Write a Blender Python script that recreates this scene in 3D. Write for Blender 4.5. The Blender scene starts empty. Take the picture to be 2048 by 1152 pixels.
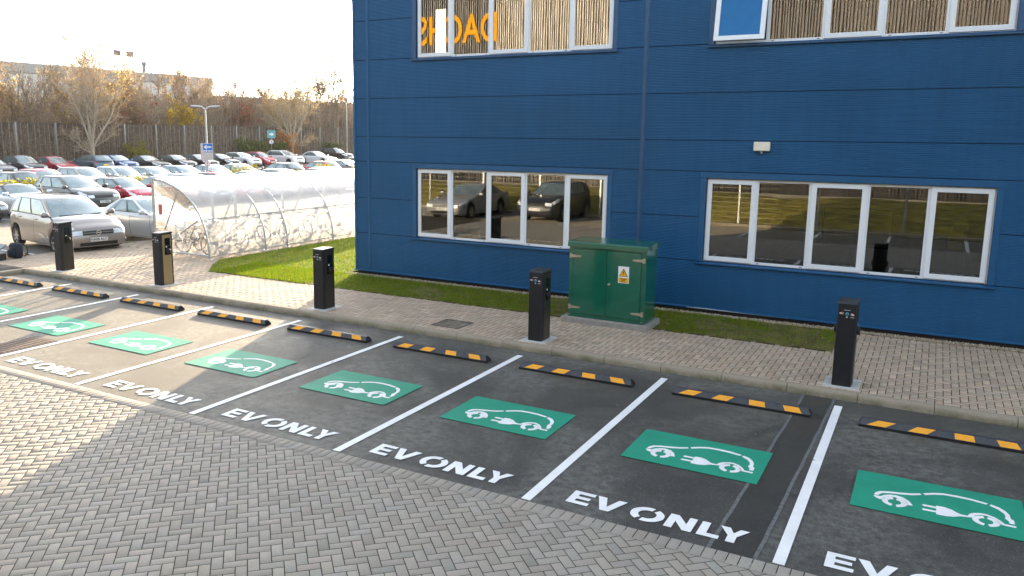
import bpy, math, random
import numpy as np
from mathutils import Vector, Matrix, Quaternion
random.seed(7); RNG=np.random.default_rng(11)
sc=bpy.context.scene; COL=sc.collection; R=math.radians
# ------------------------------------------------------------------ helpers
class MB:
    def __init__(s): s.v=[]; s.f=[]; s.m=[]
    def add(s,vs,fs,m=0):
        b=len(s.v); s.v+= [tuple(float(c) for c in p) for p in vs]
        s.f+=[tuple(i+b for i in f) for f in fs]; s.m+=[m]*len(fs); return s
    def box(s,x0,x1,y0,y1,z0,z1,m=0,c=0.0):
        if c<=0:
            v=[(x,y,z) for x in(x0,x1) for y in(y0,y1) for z in(z0,z1)]
            return s.add(v,[(0,1,3,2),(4,6,7,5),(0,4,5,1),(2,3,7,6),(0,2,6,4),(1,5,7,3)],m)
        vs=[];ix={}
        X=(x0,x1);Y=(y0,y1);Z=(z0,z1)
        for i in(0,1):
            for j in(0,1):
                for k in(0,1):
                    x,y,z=X[i],Y[j],Z[k]; dx=c if i==0 else -c; dy=c if j==0 else -c; dz=c if k==0 else -c
                    for a,p in enumerate(((x,y+dy,z+dz),(x+dx,y,z+dz),(x+dx,y+dy,z))):
                        ix[(i,j,k,a)]=len(vs); vs.append(p)
        I=lambda i,j,k,a:ix[(i,j,k,a)]
        fs=[]
        for i in(0,1):
            q=[I(i,0,0,0),I(i,1,0,0),I(i,1,1,0),I(i,0,1,0)]; fs.append(q if i else q[::-1])
            q=[I(0,i,0,1),I(1,i,0,1),I(1,i,1,1),I(0,i,1,1)]; fs.append(q[::-1] if i else q)
            q=[I(0,0,i,2),I(1,0,i,2),I(1,1,i,2),I(0,1,i,2)]; fs.append(q if i else q[::-1])
        for i in(0,1):
            for j in(0,1):
                fs.append([I(i,j,0,0),I(i,j,1,0),I(i,j,1,1),I(i,j,0,1)])
                fs.append([I(i,0,j,0),I(i,1,j,0),I(i,1,j,2),I(i,0,j,2)])
                fs.append([I(0,i,j,1),I(1,i,j,1),I(1,i,j,2),I(0,i,j,2)])
        for i in(0,1):
            for j in(0,1):
                for k in(0,1): fs.append([I(i,j,k,0),I(i,j,k,1),I(i,j,k,2)])
        return s.add(vs,fs,m)
    def tube(s,pts,r,n=8,m=0,cap=True):
        P=[Vector(p) for p in pts]; rs=r if isinstance(r,(list,tuple)) else [r]*len(P); vs=[];fs=[]
        up=Vector((0,0,1))
        for i,p in enumerate(P):
            d=(P[min(i+1,len(P)-1)]-P[max(i-1,0)]).normalized()
            a=d.cross(up)
            if a.length<1e-3: a=d.cross(Vector((1,0,0)))
            a.normalize(); b=d.cross(a)
            for k in range(n):
                t=2*math.pi*k/n; vs.append(p+(a*math.cos(t)+b*math.sin(t))*rs[i])
        for i in range(len(P)-1):
            for k in range(n):
                fs.append((i*n+k,i*n+(k+1)%n,(i+1)*n+(k+1)%n,(i+1)*n+k))
        if cap: fs.append(tuple(range(n))[::-1]); fs.append(tuple((len(P)-1)*n+k for k in range(n)))
        return s.add(vs,fs,m)
    def lathe(s,prof,c,axis='y',n=20,m=0,closed=False):
        vs=[];fs=[]; k=len(prof)
        for i in range(n):
            t=2*math.pi*i/n
            for r,h in prof:
                a,b=r*math.cos(t),r*math.sin(t)
                vs.append({'y':(c[0]+a,c[1]+h,c[2]+b),'z':(c[0]+a,c[1]+b,c[2]+h),'x':(c[0]+h,c[1]+a,c[2]+b)}[axis])
        for i in range(n):
            j=(i+1)%n
            for q in range(k if closed else k-1):
                q2=(q+1)%k; fs.append((i*k+q,i*k+q2,j*k+q2,j*k+q))
        return s.add(vs,fs,m)
    def poly(s,pts,m=0): return s.add(pts,[tuple(range(len(pts)))],m)
    def prism(s,pts,fn0,fn1,m=0):
        n=len(pts); v=[fn0(p) for p in pts]+[fn1(p) for p in pts]
        fs=[tuple(range(n))[::-1],tuple(range(n,2*n))]+[(i,(i+1)%n,n+(i+1)%n,n+i) for i in range(n)]
        return s.add(v,fs,m)
    def mesh(s,name,mats,ang=None):
        me=bpy.data.meshes.new(name); me.from_pydata(s.v,[],s.f)
        for x in (mats if isinstance(mats,(list,tuple)) else [mats]): me.materials.append(x)
        if any(s.m): me.polygons.foreach_set('material_index',s.m)
        fix(me)
        if ang is not None:
            me.polygons.foreach_set('use_smooth',[True]*len(me.polygons)); me.set_sharp_from_angle(angle=R(ang))
        me.update(); return me
import bmesh
def fix(me):
    b=bmesh.new(); b.from_mesh(me); bmesh.ops.recalc_face_normals(b,faces=b.faces); b.to_mesh(me); b.free()
def obj(name,mb,mats,parent=None,ang=None,world=False):
    me=mb if isinstance(mb,bpy.types.Mesh) else mb.mesh(name,mats,ang)
    o=bpy.data.objects.new(name,me); COL.objects.link(o)
    if parent:
        o.parent=parent
        if world: o.location=-parent.location
    return o
def tag(o,label=None,cat=None,group=None,kind=None):
    if label: o['label']=label
    if cat: o['category']=cat
    if group: o['group']=group
    if kind: o['kind']=kind
    return o
def thing(name,loc,label,cat,group=None,rz=0):
    o=bpy.data.objects.new(name,None); COL.objects.link(o); o.location=loc; o.rotation_euler=(0,0,rz); o.empty_display_size=.2
    return tag(o,label,cat,group)
def copy_tree(o,parent=None):
    c=o.copy(); COL.objects.link(c); c.parent=parent
    for ch in list(o.children): copy_tree(ch,c)
    return c
def np_mesh(name,V,F,mats,mi=None,smooth=False,col=None):
    me=bpy.data.meshes.new(name); V=np.asarray(V,np.float32); F=np.asarray(F,np.int32); k=F.shape[1]
    me.vertices.add(len(V)); me.vertices.foreach_set('co',V.ravel())
    me.loops.add(F.size); me.loops.foreach_set('vertex_index',F.ravel())
    me.polygons.add(len(F)); me.polygons.foreach_set('loop_start',np.arange(0,F.size,k,dtype=np.int32))
    if mi is not None: me.polygons.foreach_set('material_index',np.asarray(mi,np.int32))
    for x in (mats if isinstance(mats,(list,tuple)) else [mats]): me.materials.append(x)
    me.update(calc_edges=True)
    if smooth: me.polygons.foreach_set('use_smooth',np.ones(len(F),bool))
    if col is not None:
        a=me.color_attributes.new('Tint','FLOAT_COLOR','POINT'); a.data.foreach_set('color',np.asarray(col,np.float32).ravel())
    return me
def text_mesh(s,size,align='CENTER',bold=0.0):
    cu=bpy.data.curves.new('t','FONT'); cu.body=s; cu.size=size; cu.align_x=align; cu.align_y='CENTER'; cu.offset=bold; cu.resolution_u=4
    o=bpy.data.objects.new('t',cu); COL.objects.link(o); dg=bpy.context.evaluated_depsgraph_get(); dg.update()
    me=bpy.data.meshes.new_from_object(o.evaluated_get(dg)); v=[tuple(p.co) for p in me.vertices]; f=[tuple(p.vertices) for p in me.polygons]
    bpy.data.objects.remove(o); bpy.data.curves.remove(cu); bpy.data.meshes.remove(me); return v,f
def text_mb(s,size,fn,bold=0.0,align='CENTER',mb=None,m=0):
    v,f=text_mesh(s,size,align,bold); mb=mb or MB(); mb.add([fn(p[0],p[1]) for p in v],f,m); return mb
# ------------------------------------------------------------------ materials
MC={}
class NT:
    def fres(s,k=.9,e=4.0):
        lw=s.new('LayerWeight'); lw.inputs['Blend'].default_value=.5
        return s.math('MULTIPLY',s.math('POWER',lw.outputs['Facing'],e),k)
    def __init__(s,name):
        s.m=bpy.data.materials.new(name); s.m.use_nodes=True; s.t=s.m.node_tree; s.n=s.t.nodes; s.n.clear()
        s.out=s.n.new('ShaderNodeOutputMaterial')
    def new(s,k,**kw):
        o=s.n.new('ShaderNode'+k)
        for a,b in kw.items():
            if a in o.bl_rna.properties: setattr(o,a,b)
        return o
    def link(s,a,b): s.t.links.new(a,b)
    def val(s,x,inp):
        if hasattr(x,'is_output') or isinstance(x,bpy.types.NodeSocket): s.link(x,inp)
        else: inp.default_value=x
    def coord(s,scale=(1,1,1)):
        tc=s.new('TexCoord'); mp=s.new('Mapping'); s.link(tc.outputs['Object'],mp.inputs[0]); mp.inputs['Scale'].default_value=scale; return mp.outputs[0]
    def noise(s,scale,detail=4,rough=.55,vec=None,out='Fac',dist=0):
        n=s.new('TexNoise'); n.inputs['Scale'].default_value=scale; n.inputs['Detail'].default_value=detail; n.inputs['Roughness'].default_value=rough; n.inputs['Distortion'].default_value=dist
        s.link(vec or s.coord(),n.inputs['Vector']); return n.outputs[out]
    def ramp(s,f,stops):
        r=s.new('ValToRGB'); s.link(f,r.inputs[0]); e=r.color_ramp.elements
        while len(e)<len(stops): e.new(.5)
        for i,(p,c) in enumerate(stops):
            e[i].position=p; e[i].color=(*c,1) if len(c)==3 else c
        return r.outputs[0]
    def mix(s,f,a,b,mode='MIX'):
        m=s.new('Mix'); m.data_type='RGBA'; m.blend_type=mode
        s.val(f,m.inputs[0]); s.val(a if not isinstance(a,tuple) else (*a[:3],1),m.inputs[6]); s.val(b if not isinstance(b,tuple) else (*b[:3],1),m.inputs[7]); return m.outputs[2]
    def math(s,op,a,b=0.0):
        m=s.new('Math'); m.operation=op; s.val(a,m.inputs[0]); s.val(b,m.inputs[1]); return m.outputs[0]
    def bump(s,h,strength=.3,dist=.01):
        b=s.new('Bump'); b.inputs['Strength'].default_value=strength; b.inputs['Distance'].default_value=dist; s.link(h,b.inputs['Height']); return b.outputs[0]
    def pbr(s,col,rough=.6,metal=0,spec=.5,normal=None,coat=0,coatr=.05,**kw):
        p=s.new('BsdfPrincipled'); s.val(col if not isinstance(col,tuple) else (*col[:3],1),p.inputs['Base Color']); s.val(rough,p.inputs['Roughness']); p.inputs['Metallic'].default_value=metal
        p.inputs['Specular IOR Level'].default_value=spec; p.inputs['Coat Weight'].default_value=coat; p.inputs['Coat Roughness'].default_value=coatr
        if normal is not None: s.link(normal,p.inputs['Normal'])
        for k,v in kw.items(): p.inputs[k].default_value=v
        s.link(p.outputs[0],s.out.inputs[0]); return p
def M(name,col,rough=.5,metal=0,spec=.5,var=.12,scale=6,coat=0,bump=0,bscale=60):
    if name in MC: return MC[name]
    t=NT(name); f=t.noise(scale,5)
    a=tuple(c*(1-var) for c in col); b=tuple(min(1,c*(1+var)) for c in col)
    c=t.ramp(f,[(.3,a),(.7,b)]); nr=None
    if bump: nr=t.bump(t.noise(bscale,3),bump,.01)
    t.pbr(c,rough,metal,spec,nr,coat); MC[name]=t.m; return t.m
def mat_asphalt(name,base,dusty=True,spk=1.0):
    t=NT(name); co=t.coord()
    fine=t.noise(75,4,.75,co); med=t.noise(2.2,6,.65,co); big=t.noise(.55,5,.6,co,dist=.6)
    c=t.ramp(fine,[(.30,tuple(x*.2 for x in base)),(.5,base),(.68,tuple(x*3.2 for x in base))])
    c=t.mix(t.ramp(med,[(.35,(.75,)*3),(.7,(1.3,)*3)]),c,c)
    c=t.mix(1.0,c,t.ramp(med,[(.3,(.5,.51,.54)),(.72,(1.5,1.44,1.36))]),'MULTIPLY')
    if dusty:
        d=t.math('MULTIPLY',t.ramp(big,[(.42,(0,0,0)),(.58,(1,1,1))]),t.ramp(t.noise(9,6,.75,co),[(.36,(0,0,0)),(.62,(.75,.75,.75))]))
        c=t.mix(d,c,(.135,.138,.126))
    v=t.new('TexVoronoi'); v.inputs['Scale'].default_value=55; t.link(co,v.inputs['Vector'])
    sp=t.math('LESS_THAN',v.outputs['Distance'],.19*spk)
    sp=t.math('MULTIPLY',sp,t.math('GREATER_THAN',t.noise(21,2,.5,co),.53))
    c=t.mix(t.math('MULTIPLY',sp,.7),c,(.34,.32,.29))
    t.pbr(c,t.ramp(med,[(.3,(.56,)*3),(.7,(.76,)*3)]),0,.32,t.bump(fine,.6,.008),**{'Sheen Weight':.14,'Sheen Roughness':.45,'Sheen Tint':(1,.9,.72,1)}); return t.m
def mat_brick(name,base,dirt,moss=None):
    t=NT(name); at=t.new('VertexColor'); at.layer_name='Tint'; co=t.coord()
    fine=t.noise(140,3,.7,co)
    c=t.mix(1.0,at.outputs[0],base,'MULTIPLY')
    c=t.mix(1.0,c,t.ramp(fine,[(.25,(.72,)*3),(.75,(1.25,)*3)]),'MULTIPLY')
    big=t.noise(.8,6,.65,co,dist=.5)
    c=t.mix(t.ramp(big,[(.5,(0,0,0)),(.75,(.55,.55,.55))]),c,dirt)
    t.pbr(c,.8,0,.35,t.bump(fine,.35,.006)); return t.m
def mat_paint(name,col,wear=.12):
    t=NT(name); co=t.coord(); f=t.noise(170,3,.75,co); b=t.noise(3,6,.7,co)
    w=t.math('MULTIPLY',t.ramp(f,[(.60,(0,0,0)),(.70,(1,1,1))]),t.ramp(b,[(.3,(wear*1.2,)*3),(.75,(min(1,wear*5),)*3)]))
    c=t.mix(w,col,(.06,.06,.06)); c=t.mix(1.0,c,t.ramp(b,[(.3,(.86,)*3),(.7,(1.06,)*3)]),'MULTIPLY')
    t.pbr(c,.65,0,.4,t.bump(f,.4,.005)); return t.m
def mat_carpaint(col,metal=.35):
    k='car_paint_%.3f_%.3f_%.3f'%col
    if k in MC: return MC[k]
    t=NT('car_paint'); f=t.noise(400,2); c=t.mix(t.math('MULTIPLY',f,.25),col,tuple(min(1,x*1.5) for x in col))
    t.pbr(c,.38,metal,.5,None,1.0,.04); MC[k]=t.m; return t.m
def mat_carglass():
    t=NT('car_glass'); f=t.noise(2.5,2); c=t.ramp(f,[(.35,(.16,.215,.225)),(.7,(.26,.32,.325))])
    t.pbr(c,.05,.5,.9,None,.6,.02); return t.m
def mat_pane(name,base,k=1.4,bmp=.035,col=(.95,.93,.9)):
    t=NT(name); co=t.coord((3.2,1,.35)); n=t.noise(1.6,2,.5,co); bp=t.bump(n,bmp,.012)
    g=t.new('BsdfGlossy'); g.inputs['Roughness'].default_value=.01; g.inputs['Color'].default_value=(*col,1); t.link(bp,g.inputs['Normal'])
    tr=t.new('BsdfTransparent'); tr.inputs['Color'].default_value=(.55,.6,.6,1)
    mx=t.new('MixShader'); t.link(t.math('MINIMUM',t.math('ADD',t.fres(k),base),1.0),mx.inputs[0]); t.link(tr.outputs[0],mx.inputs[1]); t.link(g.outputs[0],mx.inputs[2]); t.link(mx.outputs[0],t.out.inputs[0]); return t.m
def mat_poly(name,cloud=.22,tint=(.93,.94,.93),dif=.25):
    t=NT(name); co=t.coord(); n=t.noise(1.3,5,.6,co,dist=.8)
    tr=t.new('BsdfTransparent'); tr.inputs['Color'].default_value=(*tint,1)
    tl=t.new('BsdfTranslucent'); tl.inputs['Color'].default_value=(.85,.85,.83,1); df=t.new('BsdfDiffuse'); df.inputs['Color'].default_value=(.8,.8,.78,1)
    m1=t.new('MixShader'); m1.inputs[0].default_value=dif; t.link(tl.outputs[0],m1.inputs[1]); t.link(df.outputs[0],m1.inputs[2])
    m2=t.new('MixShader'); t.link(t.ramp(n,[(.3,(cloud*.8,)*3),(.7,(cloud*1.25,)*3)]),m2.inputs[0]); t.link(tr.outputs[0],m2.inputs[1]); t.link(m1.outputs[0],m2.inputs[2])
    gl=t.new('BsdfGlossy'); gl.inputs['Roughness'].default_value=.14
    t.link(t.bump(n,.05,.03),gl.inputs['Normal'])
    m3=t.new('MixShader'); t.link(t.math('MINIMUM',t.math('ADD',t.fres(1.0,2.6),.05),1.0),m3.inputs[0]); t.link(m2.outputs[0],m3.inputs[1]); t.link(gl.outputs[0],m3.inputs[2]); t.link(m3.outputs[0],t.out.inputs[0]); return t.m
def mat_leaf(name,stops,trans=.5):
    t=NT(name); oi=t.new('NewGeometry'); c=t.ramp(oi.outputs['Random Per Island'],stops)
    d=t.new('BsdfDiffuse'); t.link(c,d.inputs[0]); l=t.new('BsdfTranslucent'); t.link(c,l.inputs[0])
    m=t.new('MixShader'); m.inputs[0].default_value=trans; t.link(d.outputs[0],m.inputs[1]); t.link(l.outputs[0],m.inputs[2]); t.link(m.outputs[0],t.out.inputs[0]); return t.m
def mat_kerb():
    t=NT('concrete_kerb'); co=t.coord(); f=t.noise(90,4,.7,co); b=t.noise(2.5,6,.7,co,dist=.7)
    c=t.ramp(f,[(.25,(.20,.165,.115)),(.75,(.42,.365,.28))])
    sx=t.new('SeparateXYZ'); t.link(t.coord(),sx.inputs[0])
    low=t.ramp(sx.outputs[2],[(.0,(1,1,1)),(.085,(.35,.35,.35)),(.1,(.1,.1,.1))])
    c=t.mix(t.math('MULTIPLY',t.ramp(b,[(.4,(.1,.1,.1)),(.65,(1,1,1))]),low),c,(.10,.095,.045))
    t.pbr(c,.85,0,.3,t.bump(f,.5,.006)); return t.m
def mat_facade():
    t=NT('blue_cladding'); co=t.coord((.35,.35,.6)); n=t.noise(.9,5,.6,co); n2=t.noise(5,4,.65,t.coord((1.6,1,.12)))
    c=t.ramp(n,[(.3,(.009,.084,.200)),(.7,(.013,.104,.248))]); c=t.mix(1.0,c,t.ramp(n2,[(.3,(.93,)*3),(.7,(1.06,)*3)]),'MULTIPLY')
    t.pbr(c,t.ramp(n,[(.3,(.34,)*3),(.7,(.5,)*3)]),.15,.5); return t.m
FAC=mat_facade(); TRIM=M('blue_trim',(.010,.085,.205),.38,.1,.5,.08,3); JOINT=M('joint_shadow_gap',(.007,.03,.075),.7)
MUL=M('greyblue_flashing',(.03,.085,.18),.4,.2,.5,.1)
UPVC=M('white_frame',(.74,.77,.80),.32,0,.5,.03,2); BLACKP=M('black_plastic',(.012,.012,.013),.45,0,.5,.2)
PANE=mat_pane('window_glass',.12,.9,.012); PANEU=mat_pane('strong_reflection_glass',.40,.9,.008); PANEB=mat_pane('sky_reflection_glass',.16,.8,.01,(.10,.36,.75)); PLINTH=M('dark_plinth',(.022,.018,.017),.8,0,.3,.3,3,bump=.3)  # upper panes: same glass, reflection raised; tilted pane: sky reflection in the colour
ASPH=mat_asphalt('asphalt_bays',(.021,.0225,.0235)); ASPH2=mat_asphalt('asphalt_lot',(.055,.052,.048)); ASPHN=mat_asphalt('asphalt_new',(.010,.011,.0125),False,.5)
SEAL=M('sealed_joint',(.12,.125,.125),.8,0,.3,.3,20); WHITE=mat_paint('white_road_paint',(.80,.80,.79),.11); GREEN=mat_paint('green_road_paint',(.012,.27,.165),.10); YELLOW=mat_paint('yellow_road_paint',(.55,.40,.06),.4)
PAV1=mat_brick('grey_block_paving',(.30,.27,.23),(.26,.22,.165)); PAV2=mat_brick('buff_block_paving',(.45,.352,.262),(.33,.245,.16)); PAVB=M('jointing_sand',(.06,.05,.036),.95,0,.2,.3,30)
PAVB2=M('pale_jointing_sand',(.105,.072,.042),.95,0,.2,.3,30)
KERB=mat_kerb(); CONC=M('pale_concrete',(.50,.50,.48),.8,0,.3,.15,14,bump=.2); CONC2=M('cabinet_plinth_concrete',(.27,.26,.235),.8,0,.3,.2,10,bump=.3)
GRAV=M('pea_gravel',(.36,.30,.21),.8,0,.3,.45,25); SOIL=M('bare_soil',(.075,.055,.032),.95,0,.2,.4,9,bump=.6)
TURF=M('turf_soil',(.12,.105,.035),.95,0,.2,.4,5,bump=.5)
CHARC=M('anthracite_powder_coat',(.017,.017,.020),.5,0,.3,.12,40); CHLID=M('anthracite_lid',(.028,.033,.04),.42,.1,.4,.15)
DARKGL=M('dark_screen',(.006,.006,.007),.08); RED=M('icon_red',(.55,.17,.19),.4); TEAL=M('icon_teal',(.12,.5,.58),.4); WHT=M('white_vinyl',(.78,.78,.78),.4,0,.5,.03)
CABG=M('green_cabinet_paint',(.004,.105,.062),.2,0,.5,.14,4,coat=.5); CABD=M('dark_gap',(.003,.014,.008),.6); GALV=M('zinc_hinge',(.45,.42,.36),.38,.8,.5,.2,30)
SIGNY=M('warning_yellow',(.80,.42,.01),.4,0,.5,.05); INK=M('black_ink',(.01,.01,.01),.5)
RUB=M('black_rubber',(.016,.017,.019),.55,0,.4,.3,12,bump=.2); RUBTOP=M('grey_worn_rubber',(.042,.047,.055),.5,0,.5,.25,12,bump=.2); REFL=M('amber_reflective',(.88,.37,.004),.35,0,.5,.06,12)
GLASSC=mat_carglass(); TYRE=M('tyre_rubber',(.014,.014,.014),.8,0,.3,.2); ALLOY=M('alloy_rim',(.42,.42,.42),.3,.8,.5,.08); LAMP=M('headlamp_lens',(.74,.77,.80),.08,.1,.8,.2,9); TAIL=M('tail_lamp',(.32,.012,.016),.12,0,.6); PLATE=M('white_plate',(.72,.72,.70),.4,0,.5,.03); PLATEY=M('yellow_plate',(.75,.52,.04),.4); DGRILL=M('grille_black',(.01,.01,.01),.4); CHROME=M('bright_trim',(.6,.6,.6),.15,.9)
STEEL=M('galvanised_steel',(.42,.43,.43),.4,.6,.5,.15,12); POLY=mat_poly('clear_polycarbonate',.40,(.96,.96,.95)); POLYG=mat_poly('gable_polycarbonate',.22,(.98,.98,.97),.5)
BARK=M('grey_bark',(.28,.23,.18),.9,0,.2,.3,8); BARKL=M('pale_bark',(.42,.36,.28),.9,0,.2,.25,8); TWIG=M('brown_twig',(.31,.235,.165),.9,0,.2,.3,5)
FENCE=M('weathered_boards',(.10,.078,.06),.9,0,.2,.5,4,bump=.4); FENCE2=M('pale_battens',(.26,.22,.185),.9,0,.2,.35,4); POSTM=M('steel_post',(.28,.28,.28),.5,.4,.5,.2)
# ------------------------------------------------------------------ camera, light, sky
W,H=1024,576
Fp,PX,PY=1611.989/2,936.72/2,540.74/2
yaw,pit,rol=.522895,.167539,.008693
fwd=Vector((-math.sin(yaw)*math.cos(pit),math.cos(yaw)*math.cos(pit),-math.sin(pit))); rt=Vector((math.cos(yaw),math.sin(yaw),0)); up=rt.cross(fwd)
r2=rt*math.cos(rol)+up*math.sin(rol); u2=up*math.cos(rol)-rt*math.sin(rol)
cam=bpy.data.cameras.new('camera'); co=bpy.data.objects.new('camera',cam); COL.objects.link(co)
m=Matrix.Identity(4)
for i,a in enumerate((r2,u2,-fwd)):
    for j in range(3): m[j][i]=a[j]
m.translation=Vector((.8955,-11.672,3.6237)); co.matrix_world=m
cam.sensor_width=36; cam.lens=Fp/W*36; cam.shift_x=(W/2-PX)/W; cam.shift_y=(PY-H/2)/W; cam.clip_start=.1; cam.clip_end=3000; sc.camera=co
SEL=R(11.5); sdir=Vector((-.372,.928,0)).normalized()*math.cos(SEL)+Vector((0,0,math.sin(SEL)))
sun=bpy.data.lights.new('sun','SUN'); sun.energy=2.9; sun.angle=R(.6); sun.color=(1,.79,.53); so=bpy.data.objects.new('sun',sun); COL.objects.link(so); so.rotation_euler=sdir.to_track_quat('Z','Y').to_euler()
w=bpy.data.worlds.new('World'); sc.world=w; w.use_nodes=True; nt=w.node_tree; bg=nt.nodes['Background']; sky=nt.nodes.new('ShaderNodeTexSky'); sky.sky_type='NISHITA'; sky.sun_disc=False
sky.sun_elevation=SEL; sky.sun_rotation=math.atan2(sdir.x,sdir.y); sky.air_density=1.0; sky.dust_density=2.0; sky.ozone_density=1.0; sky.altitude=50
hs=nt.nodes.new('ShaderNodeHueSaturation'); hs.inputs['Saturation'].default_value=.47; nt.links.new(sky.outputs[0],hs.inputs['Color']); nt.links.new(hs.outputs[0],bg.inputs[0]); bg.inputs[1].default_value=.125
sc.view_settings.view_transform='Standard'; sc.view_settings.look='None'; sc.view_settings.gamma=1; sc.view_settings.exposure=2.8
sc.cycles.use_denoising=True; sc.cycles.max_bounces=8; sc.cycles.transparent_max_bounces=24; sc.cycles.caustics_reflective=False; sc.cycles.caustics_refractive=False
# ------------------------------------------------------------------ ground
def sheet(name,x0,x1,y0,y1,z,mat,parent=None):
    return obj(name,MB().poly([(x0,y0,z),(x1,y0,z),(x1,y1,z),(x0,y1,z)]),mat,parent)
tag(sheet('ground',-900,900,-500,1400,-.04,SOIL),kind='structure')
tag(sheet('car_park',-68,-21.3,-40,140,-.02,ASPH2),kind='structure')
tag(sheet('road',-21.3,40,-40,-4.9,-.02,ASPH2),kind='structure')
lot=tag(sheet('parking_bays',-19.35,6,-5.02,.32,0,ASPH),kind='structure')
lx=[4.8,2.41,.02,-2.39,-4.82,-7.22,-9.61,-12.0,-14.38,-16.8,-19.2]
for x in lx[:10]:
    obj('bay_line',MB().box(x-.05,x+.05,-4.78,0,.0045,.0075),WHITE,lot)
# asphalt trench patch
tp=MB().poly([(-.57,-4.8,.002),(-.17,-4.8,.002),(-.06,.31,.002),(-.46,.31,.002)]); obj('trench_patch',tp,ASPHN,lot)
ts=MB()
for a,b in ((-.57,-.46),(-.17,-.06)):
    pts=[]; n=24
    for i in range(n+1):
        f=i/n; x=a+(b-a)*f+random.uniform(-.006,.006); y=-4.8+5.11*f; pts.append((x,y))
    for i in range(n):
        (xa,ya),(xb,yb)=pts[i],pts[i+1]; ts.poly([(xa-.018,ya,.0035),(xa+.018,ya,.0035),(xb+.018,yb,.0035),(xb-.018,yb,.0035)])
obj('sealed_edge',ts,SEL and SEAL,lot)
# painted panels, symbols, words
SYM=dict(
 hood=[(.175,-.14),(.185,-.07),(.22,-.02),(.30,.02),(.40,.05),(.50,.085),(.585,.135),(.60,.10),(.52,.045),(.42,.005),(.31,-.025),(.25,-.055),(.225,-.10),(.215,-.13)],
 arch=[(.17,-.165),(.19,-.15),(.235,-.15),(.265,-.10),(.31,-.062),(.375,-.045),(.44,-.065),(.495,-.13),(.53,-.225),(.485,-.235),(.45,-.155),(.41,-.115),(.355,-.10),(.30,-.125),(.27,-.18),(.255,-.225),(.225,-.225),(.195,-.205)],
 roof=[(.61,.155),(.70,.22),(.79,.262),(.91,.272),(1.04,.262),(1.18,.225),(1.165,.185),(1.04,.215),(.91,.225),(.80,.215),(.72,.18),(.63,.115)],
 rear=[(1.205,.215),(1.27,.18),(1.32,.115),(1.35,.035),(1.355,-.055),(1.38,-.085),(1.38,-.175),(1.335,-.175),(1.335,-.13),(1.305,-.07),(1.315,-.02),(1.305,.04),(1.26,.115),(1.19,.175)],
 plug=[(.73,-.10),(.80,-.095),(.865,-.125),(.905,-.17),(.94,-.195),(.995,-.195),(1.01,-.14),(1.045,-.095),(1.10,-.065),(1.155,-.06),(1.22,-.095),(1.265,-.15),(1.295,-.21),(1.39,-.21),(1.385,-.25),(1.30,-.25),(1.255,-.235),(1.235,-.175),(1.20,-.125),(1.15,-.10),(1.10,-.11),(1.06,-.145),(1.03,-.215),(.99,-.23),(.93,-.245),(.88,-.29),(.81,-.315),(.73,-.315),(.73,-.275),(.62,-.28),(.605,-.26),(.62,-.235),(.73,-.235),(.73,-.175),(.62,-.175),(.605,-.155),(.62,-.13),(.73,-.13)])
def ring(cx,cy,ro,ri,a0,a1,n=12):
    return [(cx+ro*math.cos(a0+(a1-a0)*i/n),cy+ro*math.sin(a0+(a1-a0)*i/n)) for i in range(n+1)]+[(cx+ri*math.cos(a1+(a0-a1)*i/n),cy+ri*math.sin(a1+(a0-a1)*i/n)) for i in range(n+1)]
for k,(cx,cy) in dict(a=(.365,-.225),b=(1.145,-.235)).items():
    SYM['w1'+k]=ring(cx,cy,.115,.06,R(100),R(258)); SYM['w2'+k]=ring(cx,cy,.115,.06,R(-78),R(80))
def strokes():
    b,t=-4.61,-4.325; h=t-b; L=[]
    L.append([(.35,b),(.58,b),(.58,b+.062),(.425,b+.062),(.425,b+.115),(.56,b+.115),(.56,b+.172),(.425,b+.172),(.425,t-.062),(.58,t-.062),(.58,t),(.35,t)])
    L.append([(.60,t),(.69,t),(.755,b+.09),(.82,t),(.905,t),(.80,b),(.71,b)])
    cx,cy=1.15,(b+t)/2
    for a0,a1 in ((R(75),R(238)),(R(-105),R(58))):
        n=14; o=[(cx+.165*math.cos(a0+(a1-a0)*i/n),cy+.152*math.sin(a0+(a1-a0)*i/n)) for i in range(n+1)]; q=[(cx+.088*math.cos(a1+(a0-a1)*i/n),cy+.085*math.sin(a1+(a0-a1)*i/n)) for i in range(n+1)]
        L.append(o+q)
    L.append([(1.345,b),(1.42,b),(1.42,b+.155),(1.52,b),(1.605,b),(1.605,t),(1.53,t),(1.53,b+.135),(1.43,t),(1.345,t)])
    L.append([(1.65,b),(1.85,b),(1.85,b+.068),(1.73,b+.068),(1.73,t),(1.65,t)])
    L.append([(1.82,t),(1.91,t),(1.955,b+.185),(2.0,t),(2.085,t),(1.995,b+.125),(1.995,b),(1.915,b),(1.915,b+.125)])
    return L
LET=strokes(); nb=0
for i in range(10):
    x0=lx[i+1]+random.uniform(-.015,.015)
    gp=obj('charging_bay_panel',MB().box(x0+.43,x0+1.93,-3.21,-2.225,.0065,.0095),GREEN,lot)
    s=MB()
    for P in SYM.values(): s.poly([(x0+.45+a,b_-2.70,.0115) for a,b_ in P])
    obj('electric_car_symbol',s,WHITE,gp)
    s=MB()
    for P in LET: s.poly([(x0+a+random.uniform(-.002,.002),b_,.0075) for a,b_ in P])
    obj('bay_lettering',s,WHITE,lot)
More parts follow.
